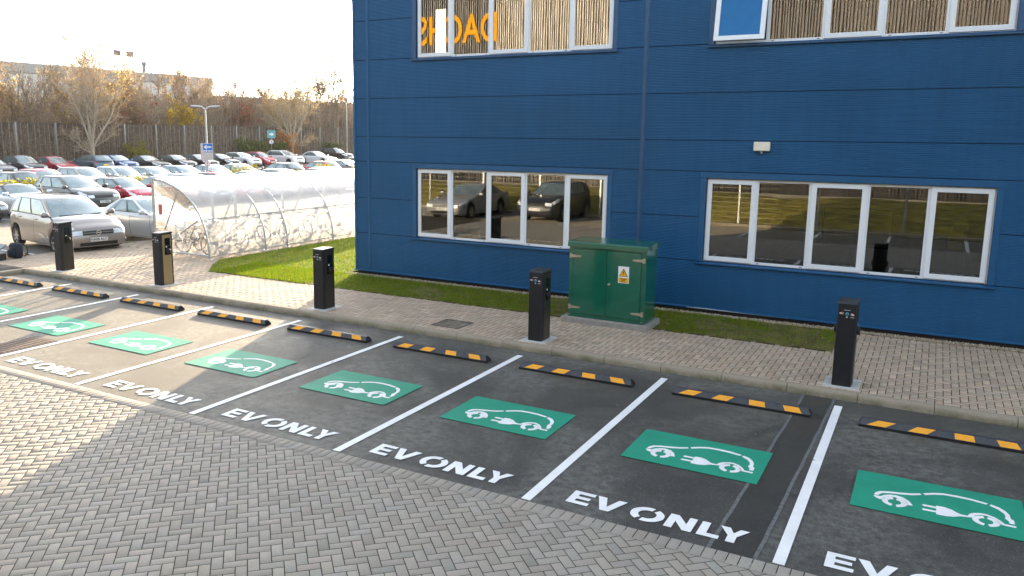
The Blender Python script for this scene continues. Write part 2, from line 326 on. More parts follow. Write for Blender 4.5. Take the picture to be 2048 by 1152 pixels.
# drain slot in a bay
dg=MB()
for i in range(9):
    for j in range(12): dg.box(-12.75+i*.07,-12.705+i*.07,-4.35+j*.075,-4.30+j*.075,.004,.012)
dgo=thing('drain_grate',(-12.4,-3.9,0),'rusty drain grid set in the sunlit asphalt near the left photo edge','drain cover')
obj('frame',MB().box(-12.79,-12.08,-4.40,-3.42,.0005,.006),M('drain_iron',(.05,.04,.035),.7,.4),dgo,world=True); tag(obj('grate',dg,M('drain_bars',(.22,.16,.12),.7,.3),dgo,world=True),kind='stuff') if False else obj('grate',dg,M('drain_bars',(.22,.16,.12),.7,.3),dgo,world=True)
# ------------------------------------------------------------------ block paving
def bricks(name,region,z,mat,bedmat,ang,inside,L=.2,gap=.008,kind='structure',tint=.16,warm=.05,ymin=None):
    x0,x1,y0,y1=region; c,s=math.cos(ang),math.sin(ang); u=L/2
    cx,cy=(x0+x1)/2,(y0+y1)/2; hw=math.hypot(x1-x0,y1-y0)/2; n=int(hw/u)+3
    B=[]
    for a in range(-n,n):
        for b in range(-n,n):
            k=(a-b)%4
            if k==0: r=(a,b,2,1)
            elif k==3: r=(a,b,1,2)
            else: continue
            mx,my=(r[0]+r[2]/2)*u,(r[1]+r[3]/2)*u
            X,Y=cx+c*mx-s*my,cy+s*mx+c*my
            if x0<=X<=x1 and y0<=Y<=y1 and inside(X,Y):
                y_=r[1]*u; h_=r[3]*u
                if ymin is not None and cy+y_<ymin: h_-=ymin-cy-y_; y_=ymin-cy
                if h_>.02: B.append((r[0]*u,y_,r[2]*u,h_))
    put_bricks(name,B,(cx,cy,c,s),z,mat,tint,warm,gap)
def put_bricks(name,B,fr,z,mat,tint,warm,gap,parent=None):
    cx,cy,c,s=fr; B=np.array(B); n=len(B); g=gap/2
    V=np.zeros((n,8,3)); ch=.0022
    for q,(i,j) in enumerate(((0,0),(1,0),(1,1),(0,1))):
        for lv,(d,zz) in enumerate(((g,z-.0018),(g+ch,z))):
            mx=B[:,0]+np.where(i,B[:,2]-d,d); my=B[:,1]+np.where(j,B[:,3]-d,d)
            V[:,lv*4+q,0]=cx+c*mx-s*my; V[:,lv*4+q,1]=cy+s*mx+c*my; V[:,lv*4+q,2]=zz
    V[:,4:,2]+=RNG.normal(0,.0004,(n,1))+RNG.normal(0,.0002,(n,4))
    F=np.array([[4,5,6,7],[0,1,5,4],[1,2,6,5],[2,3,7,6],[3,0,4,7]])[None]+np.arange(n)[:,None,None]*8
    t=1+RNG.normal(0,tint,(n,1)); cl=np.concatenate([t*(1+RNG.normal(0,warm,(n,1))),t,t*(1-RNG.normal(0,warm,(n,1))),np.ones((n,1))],1); cl=np.clip(cl,.4,1.7)
    me=np_mesh(name,V.reshape(-1,3),F.reshape(-1,4),mat,col=np.repeat(cl,8,0)); o=bpy.data.objects.new(name,me); COL.objects.link(o)
    if parent: o.parent=parent
    else: tag(o,kind='structure')
    return o
tag(sheet('paving_bed',-19.4,7,-9.6,-4.79,-.004,PAVB),kind='structure')
bricks('forecourt_paving',(-15.6,4.2,-9.6,-4.93),.004,PAV1,PAVB,R(45),lambda x,y:True,gap=.008,tint=.065,warm=.018)
B=[(-15.6+i*.1035,-5.005,.1035,.2) for i in range(190)]
put_bricks('paving_border',B,(0,0,1,0),.009,PAV1,.06,.02,.009)
# walkway
def on_walk(x,y):
    if y<2.62: return True
    if x>-.35: return True
    return x<-15.0-(min(y,4.1)-2.62)*.87+.05
tag(obj('pavement_bed',MB().box(-21.3,7,.42,4.4,-.03,.094).box(-21.3,-15,4.4,16,-.03,.094),PAVB2),kind='structure')
bricks('pavement',(-21.3,3.6,.38,4.40),.102,PAV2,PAVB2,0,on_walk,gap=.011,tint=.08,warm=.025,ymin=.43)
bricks('shelter_paving',(-21.3,-16.0,4.40,15),.102,PAV2,PAVB2,0,lambda x,y:x<-16.2,gap=.010,tint=.13)
kb=MB()
def kstone(x0,x1):
    prof=[(.30,-.02),(.305,.06),(.335,.098),(.35,.106),(.455,.106),(.455,-.02)]
    kb.prism(prof,lambda p:(x0+.004,p[0],p[1]),lambda p:(x1-.004,p[0],p[1]))
x=-19.2
while x<6: kstone(x,x+.925); x+=.925
kb.prism([(-19.38,-.02),(-19.375,.06),(-19.345,.098),(-19.33,.106),(-19.22,.106),(-19.22,-.02)],lambda p:(p[0]-.0,.455,p[1]),lambda p:(p[0],.30,p[1]))
for i in range(7):
    y1=.30-i*.925; kb.prism([(-19.22,-.02),(-19.225,.06),(-19.255,.098),(-19.27,.106),(-19.375,.106),(-19.375,-.02)],lambda p:(p[0],y1-.004,p[1]),lambda p:(p[0],y1-.921,p[1]))
tag(obj('kerb',kb,KERB,ang=40),kind='structure')
tag(obj('side_pavement',MB().box(-21.3,-19.37,-6.2,.45,-.03,.1),PAV2),kind='structure')
ed=MB()
for i in range(24): ed.box(-21.36,-21.24,-6+i*.915+.003,-6+(i+1)*.915-.003,-.03,.108,0,.006)
tag(obj('edging_kerb',ed,KERB),kind='structure')
mh=thing('manhole_cover',(-6.73,.98,.1),'brick-filled square manhole cover sunk in the pavement between two charging posts','manhole cover')
obj('frame',MB().box(-.30,.30,-.30,-.275,0,.0065).box(-.30,.30,.275,.30,0,.0065).box(-.30,-.275,-.275,.275,0,.0065).box(.275,.30,-.275,.275,0,.0065),M('cover_rim',(.09,.075,.06),.7,.3),mh)
cb=[(-.27+i*.108,-.27+j*.216,.108,.216) for i in range(5) for j in range(2)]+[(-.27+i*.18,.16,.18,.11) for i in range(3)]
put_bricks('inset_bricks',cb,(0,0,1,0),.0075,mat_brick('dirty_inset_paving',(.16,.13,.10),(.12,.09,.06)),.2,.05,.012,parent=mh)
# lawn, gravel
lawn=MB().poly([(-15.0,2.62,.108),(-.35,2.62,.108),(-.35,4.27,.108),(-11.9,4.27,.108),(-11.9,16,.108),(-16.2,16,.108),(-16.2,4.15,.108),(-15.75,3.4,.108)])
tag(obj('lawn_soil',lawn,TURF),kind='structure')
tag(sheet('gravel_bed',-11.95,4,4.24,4.5,.112,GRAV),kind='structure')
GR=mat_leaf('grass_blade',[(0,(.08,.18,.01)),(.45,(.16,.28,.012)),(.8,(.26,.30,.012)),(1,(.34,.25,.05))],.5)
def grass(n,region,inside,dens=None,h=.05):
    x0,x1,y0,y1=region; P=RNG.uniform((x0,y0),(x1,y1),(n,2)); k=np.array([inside(a,b) for a,b in P]); P=P[k]; n=len(P)
    a=RNG.uniform(0,2*np.pi,n); hh=h*RNG.uniform(.35,1.15,n); wd=RNG.uniform(.003,.0065,n); le=RNG.normal(0,.022,(n,2))
    d=np.stack([np.cos(a),np.sin(a)],1)*wd[:,None]; z=np.full(n,.107)
    V=np.stack([np.c_[P-d,z],np.c_[P+d,z],np.c_[P+le+d*.2,z+hh]],1)
    return V.reshape(-1,3)
def bald(x,y):
    n=.5*math.sin(x*1.7+1)+.5*math.sin(x*3.9+y*2.3)+.35*math.sin(y*4.1+x)
    if -5.5<x<-4.9 : n-=1.6
    if -3.4<x<-.3: n-=.55
    if x<-8.5: n+=.3
    if y<2.75: n-=.3
    return random.random()<(1 if n>-.5 else .28)
inl=lambda x,y: (y>2.6 and x<-11.85 and x>-15.02-(min(y,4.1)-2.6)*.8) or (2.6+.06*math.sin(x*7)+random.uniform(-.09,.05)<y<4.28+random.uniform(-.03,.04) and -11.9<=x<-.33 and not(-5.15<x<-3.35 and 2.2<y<3.2) and bald(x,y))
V=np.concatenate([grass(60000,(-15,-.3,2.5,4.32),inl),grass(75000,(-16.25,-11.9,2.6,15),inl,h=.055)])
g=np_mesh('grass',V,np.arange(len(V)).reshape(-1,3),GR); go=bpy.data.objects.new('grass',g); COL.objects.link(go); tag(go,'short mown lawn grass along the foot of the blue building','grass',kind='stuff')
n=5200; P=np.c_[RNG.uniform(-11.95,3.6,n),4.245+RNG.beta(1.1,1.1,n)*.22,np.full(n,.118)]; P=P[(P[:,0]<4)]
oc=np.array([(1,0,0),(-1,0,0),(0,1,0),(0,-1,0),(0,0,1),(0,0,-1)],float); of=np.array([(0,2,4),(2,1,4),(1,3,4),(3,0,4),(2,0,5),(1,2,5),(3,1,5),(0,3,5)])
sz=RNG.uniform(.007,.018,(len(P),1,3)); V=(P[:,None]+oc[None]*sz+RNG.normal(0,.003,(len(P),6,3))).reshape(-1,3); F=(of[None]+np.arange(len(P))[:,None,None]*6).reshape(-1,3)
GP=mat_leaf('gravel_stone',[(0,(.20,.15,.09)),(.4,(.38,.30,.19)),(.75,(.46,.40,.31)),(1,(.62,.58,.5))],0)
o=bpy.data.objects.new('gravel',np_mesh('gravel',V,F,GP,smooth=False)); COL.objects.link(o); tag(o,'strip of buff pea gravel along the wall base','gravel',kind='stuff')
n=420; P=np.c_[RNG.uniform(-15,-.4,n),RNG.uniform(2.5,4.3,n),np.full(n,.135)]; P[:60,1]=RNG.uniform(.5,2.5,60); P[:60,2]=.106; P[60:85]=np.c_[RNG.uniform(-13,0,25),RNG.uniform(-4.6,.2,25),np.full(25,.008)]
a=RNG.uniform(0,6.28,n); s_=RNG.uniform(.012,.03,n); q=np.array([(1,0),(0,.6),(-1,0),(0,-.6)])
V=np.zeros((n,4,3))
for k in range(4):
    V[:,k,0]=P[:,0]+s_*(q[k,0]*np.cos(a)-q[k,1]*np.sin(a)); V[:,k,1]=P[:,1]+s_*(q[k,0]*np.sin(a)+q[k,1]*np.cos(a)); V[:,k,2]=P[:,2]+RNG.uniform(0,.012,n)
o=bpy.data.objects.new('leaf_litter',np_mesh('leaf_litter',V.reshape(-1,3),np.arange(n*4).reshape(-1,4),mat_leaf('dry_leaf',[(0,(.25,.09,.03)),(.5,(.30,.18,.07)),(1,(.42,.33,.2))],.2))); COL.objects.link(o); tag(o,'scattered dry brown leaves on lawn and paving','fallen leaves',kind='stuff')
# ------------------------------------------------------------------ building
YF=4.42; XL=-11.67; XR=13.0; ZT=9.6
bld=thing('office_building',(XL,YF,.1),'two-storey office building in dark blue ribbed metal cladding with white windows','building')
wins=[(-9.83,-5.04,1.17,2.81),(-3.0,1.8,1.17,2.81),(-9.83,-5.04,5.35,6.99),(-3.0,1.8,5.35,6.99)]
zb=[.225,1.16,2.04,2.94,3.54,4.45,5.36,6.27,7.18,8.09,9.0,ZT]
cl=MB(); ex=[(XL,-11.255),(-11.205,-4.365),(-4.305,XR)]
def ribbed(x0,x1,z0,z1):
    n=max(1,int(round((z1-z0)/.0303))); p=(z1-z0)/n; vs=[];k=0
    for i in range(n):
        z=z0+i*p
        for dz,dy in ((0,0),(.32*p,0),(.5*p,-.009),(.82*p,-.009)): vs.append((dy,z+dz)); 
    vs.append((0,z1)); m_=len(vs)
    cl.add([(x0,YF+a,z) for a,z in vs]+[(x1,YF+a,z) for a,z in vs],[(i,i+1,m_+i+1,m_+i) for i in range(m_-1)])
for i in range(len(zb)-1):
    za,zc=zb[i]+.008,zb[i+1]-.008
    cuts=sorted({za,zc}|{z for w_ in wins for z in w_[2:] if za<z<zc})
    for z0,z1 in zip(cuts,cuts[1:]):
        if z1-z0<.02: continue
        for x0,x1 in ex:
            xs=[(x0,x1)]
            for a,b,c_,d_ in wins:
                if z0>=c_-.03 and z1<=d_+.03:
                    nx=[]
                    for p,q in xs:
                        if b<=p or a>=q: nx.append((p,q)); continue
                        if a>p: nx.append((p,a))
                        if b<q: nx.append((b,q))
                    xs=nx
            for p,q in xs: ribbed(p,q,z0,z1)
obj('cladding',cl,FAC,bld,world=True)
bk=MB()   # backing wall with openings
def holes(x0,x1,z0,z1,fn):
    xs=sorted({x0,x1}|{v for w_ in wins for v in w_[:2]}); zs=sorted({z0,z1}|{v for w_ in wins for v in w_[2:]})
    for a,b in zip(xs,xs[1:]):
        for c_,d_ in zip(zs,zs[1:]):
            mx,mz=(a+b)/2,(c_+d_)/2
            if any(w_[0]<mx<w_[1] and w_[2]<mz<w_[3] for w_ in wins): continue
            fn(a,b,c_,d_)
holes(XL+.01,XR,.2,ZT,lambda a,b,c_,d_: bk.poly([(a,YF+.02,c_),(b,YF+.02,c_),(b,YF+.02,d_),(a,YF+.02,d_)]))
for a,b,c_,d_ in wins: # reveals
    bk.poly([(a,YF+.02,c_),(a,YF+.2,c_),(a,YF+.2,d_),(a,YF+.02,d_)]); bk.poly([(b,YF+.02,c_),(b,YF+.2,c_),(b,YF+.2,d_),(b,YF+.02,d_)])
    bk.poly([(a,YF+.02,d_),(b,YF+.02,d_),(b,YF+.2,d_),(a,YF+.2,d_)]); bk.poly([(a,YF+.02,c_),(b,YF+.02,c_),(b,YF+.2,c_),(a,YF+.2,c_)])
obj('wall',bk,JOINT,bld,world=True)
sh=MB(); YB=34
sh.poly([(XL,YF,.2),(XL,YB,.2),(XL,YB,ZT),(XL,YF,ZT)]); sh.poly([(XR,YF,.2),(XR,YB,.2),(XR,YB,ZT),(XR,YF,ZT)]); sh.poly([(XL,YB,.2),(XR,YB,.2),(XR,YB,ZT),(XL,YB,ZT)])
obj('side_wall',sh,TRIM,bld,world=True)
obj('roof',MB().box(XL-.05,XR,YF-.05,YB,ZT,ZT+.25),TRIM,bld,world=True)
pl=MB().box(XL+.05,XR,YF+.03,YF+.3,.0,.2); pl.box(XL+.05,XL+.35,YF+.3,YB,.0,.2); obj('plinth',pl,PLINTH,bld,world=True)
fl=MB().prism([(YF-.03,.2),(YF-.03,.222),(YF-.002,.24),(YF+.02,.24),(YF+.02,.2)],lambda p:(XL-.03,p[0],p[1]),lambda p:(XR,p[0],p[1])); obj('base_flashing',fl,TRIM,bld,world=True)
ct=MB().box(XL-.012,XL+.05,YF-.018,YF+.06,.241,ZT,0,.004); obj('corner_trim',ct,TRIM,bld,world=True)
for x in (-11.23,-4.335):
    v=MB().box(x-.045,x+.045,YF-.012,YF+.01,.241,ZT).box(x-.020,x+.020,YF-.020,YF-.0121,.241,ZT); obj('vertical_trim',v,MUL if x>-5 else TRIM,bld,world=True)
# scrape of worn paint along base flashing
sp=MB()
for i in range(26):
    x=-3.25+i*.075; h=.018*math.exp(-((i-6)/7)**2)+.003; sp.poly([(x,YF-.0325,.203),(x+.06,YF-.0325,.203),(x+.065+random.uniform(0,.02),YF-.0325,.203+h),(x-.01,YF-.0325,.203+h*random.uniform(.7,1.2))])
obj('scrape_mark',sp,M('bare_scuff',(.42,.47,.50),.6,0,.4,.3,40),bld,world=True)
YG=YF+.055
def window(a,b,c_,d_,tilt=False,up=False):
    o=MB(); T=.05; y0,y1=YG,YG+.08
    o.box(a,b,y0,y1,c_,c_+T,0,.004).box(a,b,y0,y1,d_-T,d_,0,.004).box(a,a+T,y0+.001,y1-.001,c_+T,d_-T,0,.004).box(b-T,b,y0+.001,y1-.001,c_+T,d_-T,0,.004)
    for k in (.95,1.90,2.865,3.825): o.box(a+k-.03,a+k+.03,y0+.0015,y1-.0015,c_+T,d_-T,0,.004)
    for k in (1.02,1.80,2.95,3.72): o.box(a+k,a+k+.045,y0-.003,y0+.002,c_+.018,c_+.03,1)
    w_=obj('window',o,[UPVC,BLACKP],bld,world=True)
    for i,(s0,s1) in enumerate(((.018,.935),(1.918,2.85),(3.845,4.772))):
        s=MB(); ya,yb=-.025,.03; h=d_-c_-.036; wd=s1-s0; Q=.088
        s.box(0,wd,ya,yb,-h,-h+Q,0,.006).box(0,wd,ya,yb,-Q,0,0,.006).box(0,Q,ya+.001,yb-.001,-h+Q,-Q,0,.005).box(wd-Q,wd,ya+.001,yb-.001,-h+Q,-Q,0,.005)
        so_=obj('sash',s,UPVC,w_); so_.location=(a+s0,YG,d_-.018)
        g_=obj('pane',MB().box(Q-.006,wd-Q+.006,-.006,.006,-h+Q-.006,-Q+.006),PANEU if up else PANE,w_); g_.location=so_.location
        if tilt and i==0: g_.data.materials[0]=PANEB; so_.rotation_euler=(R(-9),0,0); g_.rotation_euler=(R(-9),0,0)
    for s0,s1 in ((.98,1.87),(2.895,3.795)):
        obj('pane',MB().box(a+s0-.006,a+s1+.006,YG+.02,YG+.032,c_+T-.006,d_-T+.006),PANEU if up else PANE,w_)
    s=MB().box(a-.12,b+.12,YF-.022,YF+.02,d_+.006,d_+.115,0,.003); obj('head_flashing',s,TRIM,w_)
    s=MB().box(a-.115,a-.003,YF-.014,YF+.02,c_-.006,d_+.0055,0,.003); obj('jamb_flashing',s,MUL if up else TRIM,w_)
    s=MB().box(b+.003,b+.095,YF-.014,YF+.02,c_-.006,d_+.0055,0,.003); obj('jamb_flashing',s,MUL if up else TRIM,w_)
    s=MB().prism([(YF-.06,c_-.055),(YF-.06,c_-.03),(YG-.001,c_-.006),(YG-.001,c_-.055)],lambda p:(a-.14,p[0],p[1]),lambda p:(b+.12,p[0],p[1])); obj('sill',s,MUL if up else TRIM,w_)
for i,w_ in enumerate(wins): window(*w_,tilt=(i==3),up=(i>1))
# rooms behind the glass
rm=MB(); RW=M('room_wall',(.30,.28,.25),.9); RF=M('room_floor',(.06,.045,.035),.8); RC=M('room_ceiling',(.45,.45,.44),.9)
for z0,z1 in ((.15,2.95),(4.3,7.2)):
    for x0,x1 in ((-10.4,-4.36),(-4.3,2.4)):
        rm.poly([(x0,8.6,z0),(x1,8.6,z0),(x1,8.6,z1),(x0,8.6,z1)],0); rm.poly([(x0,YG+.12,z0),(x0,8.6,z0),(x0,8.6,z1),(x0,YG+.12,z1)],0); rm.poly([(x1,YG+.12,z0),(x1,8.6,z0),(x1,8.6,z1),(x1,YG+.12,z1)],0)
        rm.poly([(x0,YG+.12,z0),(x1,YG+.12,z0),(x1,8.6,z0),(x0,8.6,z0)],1); rm.poly([(x0,YG+.12,z1),(x1,YG+.12,z1),(x1,8.6,z1),(x0,8.6,z1)],2)
obj('room_lining',rm,[RW,RF,RC],bld,world=True)
def desk(x,y,lab):
    t=thing('desk',(x,y,.15),lab,'desk'); wd=M('desk_wood',(.28,.19,.10),.5)
    obj('desktop',MB().box(-.8,.8,-.4,.4,.70,.73,0,.004),wd,t); obj('panel',MB().box(-.78,-.75,-.36,.36,0,.70).box(.75,.78,-.36,.36,0,.70).box(-.75,.75,.30,.33,.2,.70),M('desk_side',(.1,.09,.08),.6),t)
desk(-.5,6.4,'wooden desk seen faintly through the ground-floor window nearest the right-hand charging post'); desk(-6.6,6.6,'dark desk inside the ground-floor window behind the green cabinet')
t=thing('cupboard',(1.35,6.0,.15),'tall blue-grey cupboard with yellow warning labels behind the ground-floor glass','cupboard'); bc=M('cupboard_blue',(.05,.09,.13),.5)
obj('carcass',MB().box(-.6,.9,0,.5,0,2.1,0,.005),bc,t); obj('door',MB().box(-.58,.14,-.02,0,.05,2.06,0,.004),bc,t); obj('door',MB().box(.16,.88,-.02,0,.05,2.06,0,.004),bc,t); obj('label',MB().box(-.5,-.1,-.026,-.021,1.65,1.82).box(-.16,.08,-.03,-.0265,1.4,1.75),SIGNY,t)
t=thing('notice_board',(-.6,8.58,1.6),'framed notice board on the back wall of the ground-floor room','notice board'); obj('frame',MB().box(-.7,.7,-.03,0,-.45,.45,0,.01),BLACKP,t); obj('board',MB().box(-.66,.66,-.036,-.031,-.41,.41),M('board_felt',(.32,.26,.14),.9),t)
# wall sensor box
t=thing('vent_cover',(-2.0,YF-.012,3.44),'small cream plastic box fixed high on the blue wall','wall box')
obj('body',MB().box(-.145,.145,-.09,0,-.085,.085,0,.012),M('cream_plastic',(.72,.68,.56),.45),t); obj('nozzle',MB().lathe([(0,-.035),(.022,-.03),(.022,.01),(0,.01)],(0,-.05,-.095),'z',10),M('grey_grille',(.3,.3,.28),.5),t)
# ------------------------------------------------------------------ charging posts
CHX=[(-.15,'plain black charging post standing closest to the camera beside the trench patch'),(-5.0,'black charging post directly in front of the green electrical cabinet'),(-9.82,'black charging post at the shaded pavement edge before the sunlit lawn'),(-14.63,'charging post with sun-glow tinted side and open socket bay near the cycle shelter'),(-18.37,'charging post in front of the bronze people carrier at the row end')]
def make_post(x,lab,grp):
    PM=M('sun_glow_panel',(.30,.245,.13),.4,.5,.5,.1,30) if x==-14.63 else M('bronze_grey_panel',(.04,.037,.03),.33,.4,.5,.1,30)  # one post's side panels carry the sunlit paving's glow in their base colour
    t=thing('charging_post',(x,.64,.1),lab,'charging post',grp); w_,d_,h=.255,.37,1.225
    # body with recessed service bay on both flanks
    b=MB().box(0,w_,0,d_,0,h-.03,0,.012); obj('body',b,CHARC,t,ang=30)
    obj('lid',MB().prism([(0,h-.029),(0,h-.02),(.02,h),(d_-.02,h+.012),(d_,h-.005),(d_,h-.029)],lambda p:(-.006,p[0],p[1]),lambda p:(w_+.006,p[0],p[1])),CHLID,t)
    for sx,xx in ((1,w_),(-1,0)):
        f=lambda a,b_,y0,y1,z0,z1,m=0,c=.004:(xx+a*sx,xx+b_*sx)
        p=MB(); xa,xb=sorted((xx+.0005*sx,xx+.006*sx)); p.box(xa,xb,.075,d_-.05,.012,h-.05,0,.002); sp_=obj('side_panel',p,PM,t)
        xa,xb=sorted((xx+.0065*sx,xx+.009*sx)); obj('screen',MB().box(xa,xb,.14,.29,h-.30,h-.13),DARKGL,sp_)
        xa,xb=sorted((xx+.0065*sx,xx+.008*sx)); obj('socket_plate',MB().box(xa,xb,.13,.30,h-.52,h-.305),DARKGL,sp_)
        pr=[(.062,.0085),(.062,.03),(.05,.042),(.034,.042),(.03,.02),(0,.02)]; obj('socket',MB().lathe([(r_,hh*sx) for r_,hh in pr],(xx,.222,h-.43),'x',18),CHARC,sp_,ang=40)
        xa,xb=sorted((xx+.0095*sx,xx+.0115*sx)); obj('status_lamp',MB().box(xa,xb,.165,.195,h-.345,h-.315),M('status_white',(.75,.8,.85),.3),sp_)
    ic=MB(); yy=-.0035
    def disc(cx,cz,r_,m): ic.poly([(cx+r_*math.cos(a),yy,cz+r_*math.sin(a)) for a in [2*math.pi*i/16 for i in range(16)]],m)
    zc=h-.155
    disc(.066,zc,.019,0); disc(.128,zc-.004,.022,1); disc(.191,zc-.008,.019,0)
    yy=-.005; ic.poly([(.022,yy,zc),(.046,yy,zc+.012),(.046,yy,zc-.012)],2); ic.poly([(.046,yy,zc+.005),(.062,yy,zc+.005),(.062,yy,zc-.005),(.046,yy,zc-.005)],2)
    ic.poly([(.225,yy,zc-.012),(.203,yy,zc+.001),(.203,yy,zc-.025)],2); ic.poly([(.18,yy,zc-.003),(.203,yy,zc-.003),(.203,yy,zc-.017),(.18,yy,zc-.017)],2)
    ic.poly([(.118,yy,zc-.016),(.138,yy,zc-.016),(.138,yy,zc+.004),(.118,yy,zc+.004)],3)
    for i in range(7): ic.poly([(.085+i*.012,yy,zc+.045),(.093+i*.012,yy,zc+.045),(.093+i*.012,yy,zc+.053),(.085+i*.012,yy,zc+.053)],2)
    for x0 in (.116,.124,.132): ic.poly([(x0,yy,zc-.058),(x0+.006,yy,zc-.058),(x0+.006,yy,zc-.042),(x0,yy,zc-.042)],2)
    for i in range(4): ic.poly([(.172+i*.013,yy,zc-.055),(.181+i*.013,yy,zc-.055),(.181+i*.013,yy,zc-.047),(.172+i*.013,yy,zc-.047)],2)
    obj('button_icons',ic,[RED,TEAL,WHT,INK],t)
    obj('base_pad',MB().box(-.11,.365,-.09,.47,-.02,.006,0,.004),CONC,t)
    return t
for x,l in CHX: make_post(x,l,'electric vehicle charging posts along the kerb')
# ------------------------------------------------------------------ wheel stops
def make_stop():
    t=bpy.data.objects.new('wheel_stop',None); COL.objects.link(t)
    L=1.83; pr=[(0,0),(0,.035),(.05,.10),(.115,.10),(.165,.035),(.165,0)]
    vs=[];e=.035
    for sx in (-1,1):
        for q,(y,z) in enumerate(pr):
            vs.append((sx*(L/2-(e if z>.05 else .0)),y,z))
    fs=[(0,1,2,3,4,5)[::-1],(6,7,8,9,10,11)]+[(i,i+1,i+7,i+6) for i in range(5)]
    b=MB().add(vs,fs[:2]); b.add(vs,[fs[2],fs[6]]); b.add(vs,[fs[3],fs[4],fs[5]],1); obj('body',b,[RUB,RUBTOP],t)
    def S(x,f,o=.002): # on front slope, f from bottom to top
        return (x,.05*f-o*.79,.035+.065*f+o*.6)
    for i,(c,k) in enumerate(((-.66,.05),(-.215,.035),(.235,-.02),(.68,-.035))):
        p=[S(c-.115-k,.06),S(c+.095-k,.06),S(c+.115+k,.97),S(c-.085+k,.97)]
        obj('reflector',MB().add(p+[(a,b_+.001,z-.001) for a,b_,z in p],[(0,1,2,3),(4,7,6,5),(0,4,5,1),(1,5,6,2),(2,6,7,3),(3,7,4,0)]),REFL,t)
    return t
ORD=['first','second','third','fourth','fifth','sixth','seventh','eighth','ninth']
st=make_stop(); STL=['striped rubber wheel stop cut off by the right photo edge','striped wheel stop whose right end lies on the dark trench patch','fully shaded striped wheel stop one bay left of the trench patch','striped wheel stop nearest the brick-filled manhole cover','shaded striped wheel stop just right of the post at the shadow edge','striped wheel stop casting a sharp shadow in the half-sunlit bay','sunlit striped wheel stop just right of the sun-glow tinted charging post','sunlit striped wheel stop just left of the sun-glow tinted charging post','striped wheel stop by the kerb corner, cut by the left photo edge']
for i in range(9):
    o=st if i==0 else copy_tree(st)
    o.location=((lx[i+2]+lx[i+1])/2+.02,-.70,.001); tag(o,STL[i],'wheel stop','rubber wheel stops at the bay heads')
# ------------------------------------------------------------------ green cabinet
t=thing('electrical_cabinet',(-4.235,2.36,.2),'large dark green electrical cabinet with double doors on a concrete base','electrical cabinet')
obj('carcass',MB().box(-.75,.75,0,.62,.01,1.36,0,.008),CABG,t)
obj('lid',MB().prism([(-.03,1.355),(-.03,1.43),(-.012,1.452),(.63,1.475),(.66,1.465),(.66,1.355)],lambda p:(-.775,p[0],p[1]),lambda p:(.775,p[0],p[1])),CABG,t)
obj('door_gap',MB().box(-.668,.662,-.004,.002,.075,1.33),CABD,t)
for x0,x1,hx in ((-.66,-.006,-.66),(.002,.655,.655)):
    d=obj('door',MB().box(x0,x1,-.016,-.0045,.083,1.322,0,.004),CABG,t); s_=1 if hx<0 else -1
    for z in (.20,1.18) if s_>0 else (.20,1.19):
        hg=MB().box(*sorted((hx-.075*s_,hx-.03*s_)),-.028,-.0165 if False else .0,z-.045,z+.045,0,.003).prism([(hx-.03*s_,z-.028),(hx-.03*s_,z+.028),(hx+.16*s_,z+.014),(hx+.16*s_,z-.014)],lambda p:(p[0],-.027,p[1]),lambda p:(p[0],-.0165,p[1])); obj('hinge',hg,GALV,d)
    if s_<0:
        obj('lock',MB().lathe([(0,-.045),(.02,-.042),(.028,-.03),(.028,-.0165)],(.06,0,.70),'y',12),GALV,d,ang=40)
        sg=MB().box(.23,.435,-.0195,-.0165,.75,1.06)
        zt=1.04; sg.poly([(.247,-.0205,.875),(.418,-.0205,.875),(.3325,-.0205,1.025)],1); sg.poly([(.264,-.0215,.885),(.401,-.0215,.885),(.3325,-.0215,1.005)],2)
        sg.poly([(.34,-.0225,.985),(.315,-.0225,.945),(.330,-.0225,.945),(.322,-.0225,.90),(.350,-.0225,.95),(.335,-.0225,.952),(.348,-.0225,.985)],1)
        sg.poly([(.24,-.0205,.76),(.425,-.0205,.76),(.425,-.0205,.852),(.24,-.0205,.852)],2)
        for s,z,sz in (('Danger',.832,.042),('Electric',.803,.026),('shock risk',.777,.026)): text_mb(s,sz,lambda a,b_,z=z:(.3325+a,-.0215,z+b_),.0008,mb=sg,m=1)
        obj('warning_sign',sg,[WHT,INK,SIGNY],d)
obj('fixing_bolt',MB().lathe([(0,-.01),(.012,-.008),(.012,.0)],(-.72,0,.05),'y',10).lathe([(0,-.01),(.012,-.008),(.012,.0)],(.70,0,.05),'y',10),GALV,t)
obj('concrete_base',MB().box(-.86,.83,-.09,.74,-.12,.01,0,.012),CONC2,t)
# ------------------------------------------------------------------ cycle shelter
XS=-16.48; prof=[(-2.21,2.20),(-1.95,2.195),(-1.71,2.15),(-1.35,2.03),(-.97,1.87),(-.61,1.62),(-.40,1.38),(-.25,1.16),(-.12,.88),(-.05,.62),(-.012,.33),(0,.0)]
def smoothprof(p,n=28):
    P=[Vector((a,0,b)) for a,b in p]; out=[]
    d=[0]
    for a,b in zip(P,P[1:]): d.append(d[-1]+(b-a).length)
    xs=np.interp(np.linspace(0,d[-1],n),d,[q.x for q in P]); zs=np.interp(np.linspace(0,d[-1],n),d,[q.z for q in P])
    for _ in range(3): xs[1:-1]=(xs[:-2]+2*xs[1:-1]+xs[2:])/4; zs[1:-1]=(zs[:-2]+2*zs[1:-1]+zs[2:])/4
    return list(zip(xs,zs))
SP=smoothprof(prof); RY=[4.0,6.2,7.15,9.35,11.55,13.75]; SZ=.06
t=thing('cycle_shelter',(XS,4.0,.1),'clear curved cycle shelter with galvanised hoops beside the lawn','cycle shelter')
